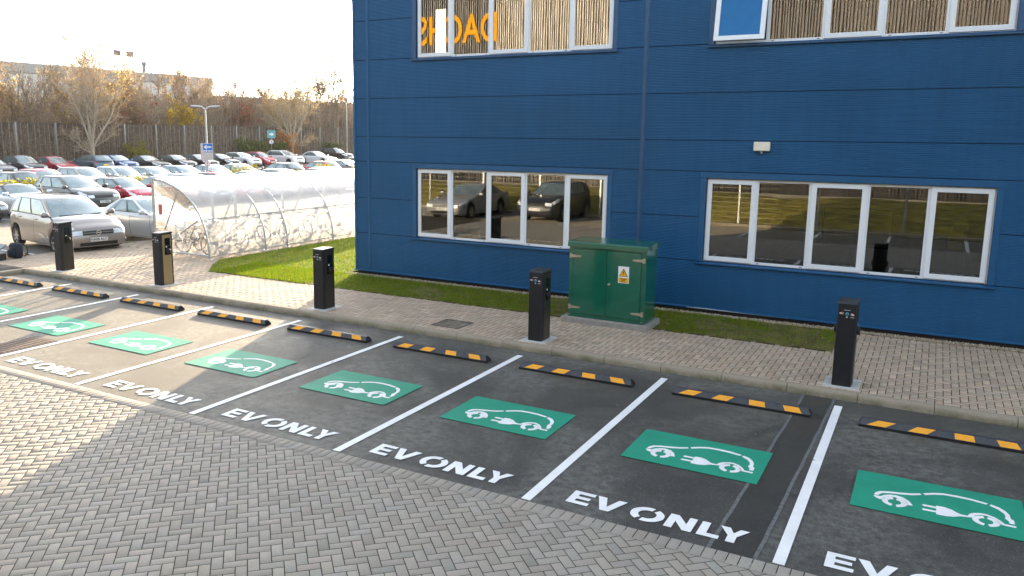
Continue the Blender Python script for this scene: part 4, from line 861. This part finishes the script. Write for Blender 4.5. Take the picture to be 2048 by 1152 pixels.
t=thing('street_pole',(-67.4,74.2,-.02),'thin pale mast standing before the board fence near the building corner','pole'); obj('mast',MB().tube([(0,0,0),(0,0,7.6)],[.09,.05],8),STEEL,t,ang=60); obj('cap',MB().box(-.2,.2,-.06,.06,7.6,7.7,0,.02),STEEL,t)
# ------------------------------------------------------------------ fence
fx=-68.6; fy0,fy1,fh=10,116,4.25
t=thing('board_fence',(fx,fy0,-.02),'tall weathered vertical board fence with steel posts behind the far cars','fence')
bd=MB(); y=fy0
while y<fy1:
    wd=random.uniform(.13,.19); bd.box(fx-.03,fx,y,y+wd-.02,.1,fh-random.uniform(0,.05),0); y+=wd
obj('boards',bd,FENCE,t,world=True)
bt=MB(); y=fy0+.3
while y<fy1:
    bt.box(fx+.012,fx+.05,y,y+.05,.1,fh+random.uniform(-.05,.02)); y+=random.choice((.42,.5,.62,.62))
obj('battens',bt,FENCE2,t,world=True)
obj('rail',MB().box(fx+.001,fx+.011,fy0,fy1,fh-.2,fh-.08).box(fx-.10,fx-.031,fy0,fy1,1.6,1.75).box(fx-.08,fx+.06,fy0,fy1,fh+.001,fh+.05),FENCE,t,world=True)
for y in (26.4,30.0,33.7,37.2,40.9,44.6,48.2,51.9,55.6,59.2,62.8,66.4,70,73.6,77.3,80.9,84.5):
    p=obj('post',MB().box(-.09,.09,-.085,.085,0,fh+.08,0,.006),POSTM,t); p.location=(.10,y-fy0,0)
# ------------------------------------------------------------------ trees
TWR=.013
def tree_arrays(seed,h,th,nl,spread,dens=1.0,tr=.16,leaf=1500,lsz=.09,up=.75,lowlimbs=0,leafbias=.0):
    rg=np.random.default_rng(seed); segs=[];tips=[]
    def limb(p,d,L,r0,lvl,n=None):
        n=n or (6 if lvl<2 else 4 if lvl==2 else 2); pts=[p.copy()]; rs=[r0]; dd=d/np.linalg.norm(d)
        for i in range(n):
            dd=dd+rg.normal(0,.13 if lvl<2 else .22,3)+np.array([0,0,.10*up]); dd/=np.linalg.norm(dd)
            p=p+dd*L/n; pts.append(p.copy()); rs.append(max(TWR,r0*(1-.78*(i+1)/n)))
        segs.append((np.array(pts),np.array(rs),lvl))
        if lvl>=3: tips.append(pts[-1]); tips.append(pts[-2]); return
        nc={1:int(13*dens),2:int(7*dens)}[lvl] if lvl>0 else 0
        for k in range(nc):
            f=rg.uniform(.18 if lvl==1 else .1,1.0); i=min(int(f*n),n-1); q=pts[i]+(pts[i+1]-pts[i])*(f*n-i); base=(pts[i+1]-pts[i]); base/=np.linalg.norm(base)
            s=rg.normal(0,1,3); s-=base*s.dot(base); s/=np.linalg.norm(s); a=rg.uniform(.35,.8)
            limb(q,base*math.cos(a)+s*math.sin(a)+np.array([0,0,.25*up]),L*rg.uniform(.22,.45)*(1.15-f*.5),max(TWR,rs[i]*.5),lvl+1)
    top=np.array([rg.normal(0,.1),rg.normal(0,.1),th]); segs.append((np.array([[0,0,-.1],[0,0,.25],[top[0]*.5,top[1]*.5,th*.5],top]),np.array([tr*1.35,tr*1.05,tr*.95,tr*.85]),0))
    for k in range(nl):
        a=2*math.pi*k/nl+rg.normal(0,.3); sp=spread*rg.uniform(.25,1.0); d=np.array([math.cos(a)*sp,math.sin(a)*sp,1.0]); z=th*rg.uniform(.85,1.0)
        limb(np.array([top[0],top[1],z]),d,(h-z)*rg.uniform(.72,1.02),tr*rg.uniform(.42,.6),1)
    for k in range(lowlimbs):
        a=2*math.pi*k/lowlimbs+.4; limb(np.array([0,0,th*rg.uniform(.55,.9)]),np.array([math.cos(a),math.sin(a),.35]),h*.28,tr*.3,1)
    V=[];F=[];nb=0
    for pts,rs,lvl in segs:
        k=6 if lvl==0 else 4 if lvl==1 else 3; n=len(pts); d=np.gradient(pts,axis=0); d/=np.linalg.norm(d,axis=1)[:,None]+1e-9
        ref=np.where(np.abs(d[:,2:3])>.9,np.array([[1,0,0]]),np.array([[0,0,1]])); a=np.cross(d,ref); a/=np.linalg.norm(a,axis=1)[:,None]+1e-9; b=np.cross(d,a)
        an=2*np.pi*np.arange(k)/k
        ringv=pts[:,None]+(a[:,None]*np.cos(an)[None,:,None]+b[:,None]*np.sin(an)[None,:,None])*rs[:,None,None]
        V.append(ringv.reshape(-1,3)); i=np.arange(n-1)[:,None]*k; j=np.arange(k)[None]; j2=(j+1)%k
        F.append(np.stack([i+j,i+j2,i+k+j2,i+k+j],-1).reshape(-1,4)+nb); nb+=n*k
    V=np.concatenate(V);F=np.concatenate(F)
    tips=np.array(tips); LV=np.zeros((0,3))
    if leaf and len(tips):
        w_=np.clip((tips[:,2]/h)+leafbias,.05,2)**1.2; ix=rg.choice(len(tips),leaf,p=w_/w_.sum()); c=tips[ix]+rg.normal(0,.14,(leaf,3)); 
        u=rg.normal(0,1,(leaf,3)); u/=np.linalg.norm(u,axis=1)[:,None]; v=np.cross(u,rg.normal(0,1,(leaf,3))); v/=np.linalg.norm(v,axis=1)[:,None]; s=lsz*rg.uniform(.5,1.2,(leaf,1))
        LV=np.stack([c-u*s,c+v*s*.6,c+u*s,c-v*s*.6],1).reshape(-1,3)
    return V,F,LV
LF=dict(
 rust=mat_leaf('rust_leaves',[(0,(.28,.17,.09)),(.5,(.40,.27,.14)),(1,(.52,.39,.23))],.6),
 gold=mat_leaf('golden_leaves',[(0,(.36,.23,.08)),(.5,(.52,.36,.12)),(1,(.62,.48,.2))],.6),
 brown=mat_leaf('brown_leaves',[(0,(.20,.15,.10)),(.6,(.31,.24,.16)),(1,(.42,.33,.2))],.6),
 yellow=mat_leaf('yellow_leaves',[(0,(.45,.28,.01)),(.5,(.68,.46,.02)),(1,(.7,.55,.1))],.5),
 red=mat_leaf('red_leaves',[(0,(.28,.10,.07)),(.6,(.42,.2,.12)),(1,(.5,.3,.16))],.5),
 green=mat_leaf('green_leaves',[(0,(.05,.09,.015)),(.6,(.11,.16,.03)),(1,(.22,.24,.05))],.5),
 hedge=mat_leaf('yellow_green_leaves',[(0,(.12,.14,.02)),(.5,(.25,.24,.03)),(1,(.36,.31,.06))],.5))
PROTO={}
def tree(key,args,bark,leafm,loc,sc_,rz,label,cat='tree',name='bare_tree',group=None):
    if key not in PROTO:
        V,F,LV=tree_arrays(*args[0],**args[1]); a=np_mesh('trunk',V,F,bark,smooth=True); b=np_mesh('crown',LV,np.arange(len(LV)).reshape(-1,4),leafm) if len(LV) else None; PROTO[key]=(a,b)
    a,b=PROTO[key]; t=thing(name,loc,label,cat,group,rz=rz); t.scale=(sc_,)*3; obj('trunk',a,None,t)
    if b: obj('crown',b,None,t)
    return t
tree('big',((3,12.2,2.35,9,.5),dict(dens=1.5,tr=.21,leaf=9000,lsz=.062,lowlimbs=4)),BARKL,LF['rust'],(-66.6,35.9,0),1.0,.4,'tall pale-stemmed tree with thin rusty leaves in front of the fence',name='autumn_tree')
tree('two',((8,10.2,2.2,8,.5),dict(dens=1.4,tr=.17,leaf=7000,lsz=.062,lowlimbs=3)),BARKL,LF['gold'],(-66.8,62.9,0),1.0,1.9,'pale many-stemmed golden tree before the fence near the long white saloon',name='autumn_tree')
VAR=[('v0',((21,9.5,2.2,7,.55),dict(dens=1.25,tr=.14,leaf=4200,lsz=.075)),BARK,LF['brown']),('v1',((22,8.6,1.8,8,.6),dict(dens=1.25,tr=.13,leaf=3600,lsz=.075)),TWIG,LF['brown']),('v2',((23,9.8,2.6,7,.42),dict(dens=1.2,tr=.14,leaf=4200,lsz=.075)),BARK,LF['rust']),('v3',((24,7.2,1.2,8,.7),dict(dens=1.0,tr=.10,leaf=3600,lsz=.11,leafbias=.5)),TWIG,LF['gold']),('v4',((25,8.0,1.6,9,.6),dict(dens=1.25,tr=.13,leaf=2600,lsz=.07)),BARKL,LF['rust'])]
BT=[(-72,24,0,1.05,'bare brown tree at the far left above the first fence posts'),(-73,28,2,1.0,'upright bare tree whose tip clears the grey warehouse roof at far left'),(-75,31.5,3,1.05,'bushy ochre tree left of the tall pale-stemmed tree'),(-71.5,33,1,1.0,'tangled brown tree just left of the tall pale-stemmed tree'),(-72,39.5,3,1.1,'bushy golden tree just right of the tall pale-stemmed tree'),(-74,42,0,1.0,'grey bare tree below the warehouse floodlight mast'),(-72.5,45.5,4,1.0,'thin pale bare tree left of centre above the fence'),(-75,49,1,1.12,'brown twiggy tree behind the fence left of the lamp post'),(-73,53,2,.92,'slender rusty tree behind the lamp post heads'),(-75,57,4,1.12,'pale bare tree right of the lamp post heads'),(-73,60.5,0,.98,'dark-limbed bare tree before the low grey shed'),(-75,64.5,1,1.1,'brown twiggy tree directly behind the golden many-stemmed tree'),(-74,69,3,1.25,'bushy ochre tree right behind the orange shrub by the fence'),(-73,73.5,2,1.2,'rusty tree right of the golden many-stemmed tree'),(-73,78,2,1.38,'tallest rusty tree next to the blue building corner'),(-75,83,4,1.25,'pale bare tree partly hidden by the blue building corner'),(-74,86,0,1.1,'bare tree glimpsed at the very edge of the blue building')]
for i,(x,y,v,s,l) in enumerate(BT):
    k=VAR[v]; tree(k[0],k[1],k[2],k[3],(x,y,0),s*(1.12 if y<60 else 1.0),i*1.3,l,group='trees behind the board fence')
tree('yel',((31,5.6,1.0,7,.4),dict(dens=1.0,tr=.09,leaf=3800,lsz=.11,leafbias=.8)),TWIG,LF['yellow'],(-72,51.3,0),1.12,.3,'small bright yellow tree glowing behind the lamp post',name='autumn_tree')
tree('red',((32,6.0,1.2,7,.5),dict(dens=1.0,tr=.09,leaf=3200,lsz=.11,leafbias=.7)),TWIG,LF['red'],(-72.5,43.8,0),1.15,.3,'small red-leaved tree above the middle of the fence',name='autumn_tree')
tree('red',None,None,None,(-72.5,60.5,0),1.1,2.0,'small copper-red tree left of the teal arrow sign',name='autumn_tree')
tree('org',((33,3.4,.5,7,.7),dict(dens=1.0,tr=.05,leaf=2200,lsz=.10,leafbias=.9)),TWIG,mat_leaf('orange_leaves',[(0,(.38,.12,.02)),(.6,(.55,.22,.03)),(1,(.6,.32,.08))],.5),(-66.9,62.6,0),1.0,0,'small orange shrub right of the teal arrow sign','shrub','autumn_shrub')
tree('grn',((34,2.6,.3,8,1.0),dict(dens=1.0,tr=.05,leaf=3600,lsz=.10,leafbias=1.0)),TWIG,LF['green'],(-66.9,56.0,0),1.05,0,'dark green shrub left of the teal arrow sign pole','shrub','green_shrub')
tree('grn',None,None,None,(-67,60.3,0),.9,2,'olive green shrub at the foot of the orange shrub','shrub','green_shrub')
tree('yg',((35,2.4,.2,8,1.0),dict(dens=1.0,tr=.04,leaf=2200,lsz=.09,leafbias=1.0)),TWIG,LF['hedge'],(-67,41.0,0),1.05,0,'yellow-green shrub low against the fence above the black saloon','shrub','green_shrub')
tree('grn',None,None,None,(-67,70.5,0),.85,1,'green shrub low beside the white saloon boot','shrub','green_shrub')
# scrub against the fence and far thicket
def scrub(name,n,xr,yr,hr,label,twm,lm,nleaf,r0=.012):
    P=np.c_[RNG.uniform(*xr,n),RNG.uniform(*yr,n),np.zeros(n)]; hh=RNG.uniform(*hr,n); V=[];F=[];nb=0
    m_=5; an=2*np.pi*np.arange(3)/3
    for i in range(n):
        le=RNG.normal(0,.22,2); z=np.linspace(0,1,m_); pts=np.c_[P[i,0]+le[0]*z*hh[i]*.5+RNG.normal(0,.07,m_),P[i,1]+le[1]*z*hh[i]+RNG.normal(0,.09,m_),z*hh[i]]; rs=r0*(1.25-z)*RNG.uniform(.6,1.5)
        V.append((pts[:,None]+np.stack([np.cos(an),np.sin(an),0*an],1)[None]*rs[:,None,None]).reshape(-1,3)); a=np.arange(m_-1)[:,None]*3; j=np.arange(3)[None]; F.append(np.stack([a+j,a+(j+1)%3,a+3+(j+1)%3,a+3+j],-1).reshape(-1,4)+nb); nb+=3*m_
    V=np.concatenate(V);F=np.concatenate(F); ix=RNG.integers(0,n,nleaf); zz=RNG.beta(1.3,1.5,nleaf); c=np.c_[P[ix,0]+RNG.normal(0,.12,nleaf),P[ix,1]+RNG.normal(0,.3,nleaf),zz*hh[ix]]
    u=RNG.normal(0,1,(nleaf,3)); u/=np.linalg.norm(u,axis=1)[:,None]; v=np.cross(u,RNG.normal(0,1,(nleaf,3))); v/=np.linalg.norm(v,axis=1)[:,None]; s=.07*RNG.uniform(.5,1.3,(nleaf,1))
    LV=np.stack([c-u*s,c+v*s*.7,c+u*s,c-v*s*.7],1).reshape(-1,3); F2=np.arange(len(LV)).reshape(-1,4)+len(V)
    o=bpy.data.objects.new(name,np_mesh(name,np.concatenate([V,LV]),np.concatenate([F,F2]),[twm,lm],np.r_[np.zeros(len(F)),np.ones(len(F2))])); COL.objects.link(o); tag(o,label,'undergrowth',kind='stuff'); return o
scrub('undergrowth',3000,(-68.45,-67.3),(12,100),(1.2,4.6),'tangled leafless scrub and ivy stems against the board fence',TWIG,LF['brown'],9000)
scrub('thicket',11000,(-84,-71),(14,115),(4.4,9.4),'dense bare thicket behind the board fence',TWIG,LF['brown'],80000,.026)
# hedges between the car rows
def hedge(y0,y1,x0,x1,h,n,label,lm):
    t=thing('low_hedge',((x0+x1)/2,(y0+y1)/2,-.02),label,'hedge','low hedges between the car rows'); c=np.c_[RNG.uniform(x0,x1,n),RNG.uniform(y0,y1,n),RNG.uniform(.1,1,n)**.6*h*RNG.uniform(.7,1.1,n)]-np.array([(x0+x1)/2,(y0+y1)/2,0])
    u=RNG.normal(0,1,(n,3)); u/=np.linalg.norm(u,axis=1)[:,None]; v=np.cross(u,RNG.normal(0,1,(n,3))); v/=np.linalg.norm(v,axis=1)[:,None]; s=.075*RNG.uniform(.6,1.2,(n,1))
    LV=np.stack([c-u*s,c+v*s*.6,c+u*s,c-v*s*.6],1).reshape(-1,3); o=bpy.data.objects.new('foliage',np_mesh('foliage',LV,np.arange(len(LV)).reshape(-1,4),lm)); COL.objects.link(o); o.parent=t
    st_=MB()
    for i in range(int((y1-y0)*8)): a,b=random.uniform(x0,x1)-(x0+x1)/2,random.uniform(y0,y1)-(y0+y1)/2; st_.tube([(a,b,0),(a+random.uniform(-.1,.1),b+random.uniform(-.1,.1),h*.9)],.012,3)
    obj('stems',st_,TWIG,t)
for a in [(9.6,13.2,-38.4,-36.6,1.25,2600,'yellow-green hedge at the left edge before the dark estate'),(17.2,18.9,-38.3,-36.7,1.15,1500,'small yellow hedge clump between the SUV and the grey hatchback'),(25.2,27.0,-38.3,-36.9,1.5,900,'sparse yellow hedge twigs right of the lamp post'),(29.8,31.0,-38.2,-37.0,1.1,600,'tiny yellow hedge clump before the black hatchback'),(33.6,34.9,-38.2,-36.9,1.35,1200,'yellow hedge clump left of the red hatchback tail'),(38.0,42.5,-38.4,-36.6,1.5,3000,'large yellow-green hedge next to the blue building corner')]:
    hedge(*a,LF['hedge'])
tag(obj('planting_island',MB().box(-38.9,-36.2,-2,60,-.02,.08,0,.02),SOIL),kind='structure')
tag(obj('fence_verge',MB().poly([(-68.5,8,-.012),(-65.8,8,-.012),(-65.8,118,-.012),(-68.5,118,-.012)]),SOIL),kind='structure')
# ------------------------------------------------------------------ far warehouses
def clad(name,cols,ax_scale):
    t=NT(name); n=t.noise(.6,3,.5,t.coord(ax_scale)); c=t.ramp(n,[(.3,cols[0]),(.7,cols[1])]); t.pbr(c,.6,0,.4); return t.m
t=thing('warehouse',(-140,60,0),'huge pale grey warehouse rising behind the bare trees','warehouse')
wc=MB().box(-40,0,-40,58,0,13.6); obj('wall',wc,clad('pale_cladding',((.50,.52,.52),(.60,.62,.62)),(1,.02,1.2)),t)
obj('parapet',MB().box(-40.2,.25,-40.2,58.25,13.62,15.3),clad('brown_fascia',((.25,.245,.235),(.33,.325,.315)),(1,.05,1)),t)
obj('roof',MB().prism([(-30,15.32),(-28,16.2),(-2,15.6),(-1,15.32)],lambda p:(p[0],-39,p[1]),lambda p:(p[0],57,p[1])),clad('roof_sheet',((.5,.52,.54),(.6,.62,.64)),(1,.1,1)),t)
t=thing('storage_shed',(-150,112,0),'lower slate-grey shed with blue sign right of the big warehouse','warehouse')
obj('wall',MB().box(-40,0,-14,70,0,9.2),clad('slate_cladding',((.30,.34,.38),(.40,.44,.48)),(1,.03,1)),t)
obj('fascia',MB().box(-40.2,.2,-14.2,70.2,9.22,12.2),clad('slate_fascia',((.12,.15,.19),(.16,.19,.23)),(1,.03,1)),t)
obj('loading_door',MB().box(.02,.12,22,36,0,7.5),WHT,t); obj('loading_door',MB().box(.02,.12,6,17,0,6.5),WHT,t)
obj('blue_panel',MB().box(.22,.3,18.5,20.3,9.6,12.0).box(.22,.3,19,21.6,4.8,7.6),SB,t)
def floodmast(loc,h,label):
    t=thing('floodlight_mast',loc,label,'floodlight'); obj('mast',MB().tube([(0,0,0),(0,0,h)],[.16,.09],8),STEEL,t,ang=60)
    for s in (-1,1): obj('floodlight',MB().box(-.25,.25,s*1.3-.65,s*1.3+.65,h+.3,h+1.3,0,.05),M('flood_housing',(.15,.13,.13),.6),t)
    obj('crossbar',MB().box(-.06,.06,-1.4,1.4,h-.02,h+.1),STEEL,t)
floodmast((-125,84.5,-.02),16.3,'two-lamp floodlight mast rising above the warehouse roof')
t=thing('roof_vent',(-140.5,101,15.3),'small dark vent stack on the warehouse roof edge','roof vent'); obj('stack',MB().tube([(0,0,0),(0,0,1.5)],.35,10).tube([(0,0,1.5),(0,0,2.2)],.55,10),M('vent_dark',(.2,.2,.22),.6),t)
# ------------------------------------------------------------------ the yard behind the camera, mirrored in the glass
RIBW=M('shaded_ribbed_wall',(.06,.056,.053),.7,0,.3,.2,2); RIBL=M('sunlit_ribbed_wall',(.19,.172,.148),.7,0,.3,.15,2)  # one cladding: its sunlit and shaded stretches are put into the rib colours
t=thing('opposite_warehouse',(-20,-34,0),'brown ribbed warehouse facing the office, seen only as a reflection','warehouse')
b=MB(); x=-75
k=0
while x<55:
    wv=random.uniform(.15,.21); b.add([(x,-34,0),(x+wv*.5,-34,0),(x+wv*.5,-33.86,0),(x+wv,-33.86,0),(x+wv,-34,0),(x,-34,17),(x+wv*.5,-34,17),(x+wv*.5,-33.86,17),(x+wv,-33.86,17),(x+wv,-34,17)],[(0,1,6,5),(1,2,7,6),(2,3,8,7),(3,4,9,8)],0 if x<-28.6 else 2 if x>-19.5 else 1); x+=wv  # colour zones along the wall paint its sun and shade
obj('cladding',b,[RIBW,RIBL,M('deep_shade_ribbed_wall',(.028,.024,.021),.7)],t,world=True); obj('wall',MB().box(-75,55,-50,-34.1,0,17.2),RIBW,t,world=True)
lt=text_mb('DACHSER',2.95,lambda a,b_:(-28.05-a*.74,-33.78,11.35+b_),.05,'LEFT'); obj('wall_lettering',lt,M('amber_letters',(.26,.115,.001),.9,0,.1),t,world=True)
obj('bright_stand_in_panel',MB().box(-33.5,-32.6,-33.95,-33.72,8,13),M('bright_stand_in_cream',(.4,.38,.3),.5),t,world=True)  # added pale panel standing in for a bright reflection of unknown source
t=thing('grass_bank',(-20,-20,0),'rough grass bank below the opposite warehouse, seen only as a reflection','grass bank'); b=MB()
vs=[];nx,ny=90,8
for i in range(nx+1):
    for j in range(ny+1): vs.append((-70+i*1.35,(-13.5,-14.2,-15,-16,-17,-18,-19.5,-21.5,-24)[j],(.1,.32,.55,.75,.88,.95,.75,.3,-.2)[j]+(random.uniform(-.09,.09) if j else 0)))
b.add(vs,[(i*(ny+1)+j,i*(ny+1)+j+1,(i+1)*(ny+1)+j+1,(i+1)*(ny+1)+j) for i in range(nx) for j in range(ny)]); obj('bank',b,M('bank_grass',(.22,.18,.035),.9,0,.2,.55,3,bump=.6),t,world=True,ang=60)
t=thing('mesh_fence',(-20,-13.5,0),'pale welded mesh fence along the grass bank, seen only as a reflection','fence'); b=MB()
for z in [.15+.2*i for i in range(12)]: b.box(-45,15,-13.505,-13.495,z,z+.014)
obj('wires',b,M('wire_olive',(.3,.28,.18),.6),t,world=True)
for i in range(21): p=obj('post',MB().box(-.03,.03,-.03,.03,0,2.5),STEEL,t); p.location=(-25+i*3,0,0)
tag(obj('far_kerb',MB().box(-45,15,-13.4,-13.15,-.02,.11,0,.02),KERB),kind='structure')
for i in range(12): obj('bay_line',MB().poly([(-12.4+i*2.4-.05,-13.1,-.014),(-12.4+i*2.4+.05,-13.1,-.014),(-12.4+i*2.4+.05,-9.75,-.014),(-12.4+i*2.4-.05,-9.75,-.014)]),WHITE,bpy.data.objects['road'])
car('saloon','silver saloon mirrored in the left panes of the window behind the cabinet',None,-17.4,-11.2,90,(.28,.28,.28),'VL 0HD')
car('suv','black SUV mirrored in the fourth pane of the window behind the cabinet',None,-13.5,-12.0,90,(.015,.014,.018),'BD11 XUJ')
# ------------------------------------------------------------------ air
hz=NT('haze_air'); pv=hz.new('VolumePrincipled'); pv.inputs['Density'].default_value=.00017; pv.inputs['Color'].default_value=(.93,.94,.96,1); pv.inputs['Anisotropy'].default_value=.15; hz.link(pv.outputs[0],hz.out.inputs['Volume'])
tag(obj('haze',MB().box(-260,70,-70,260,-1.1,19.5),hz.m),kind='stuff')
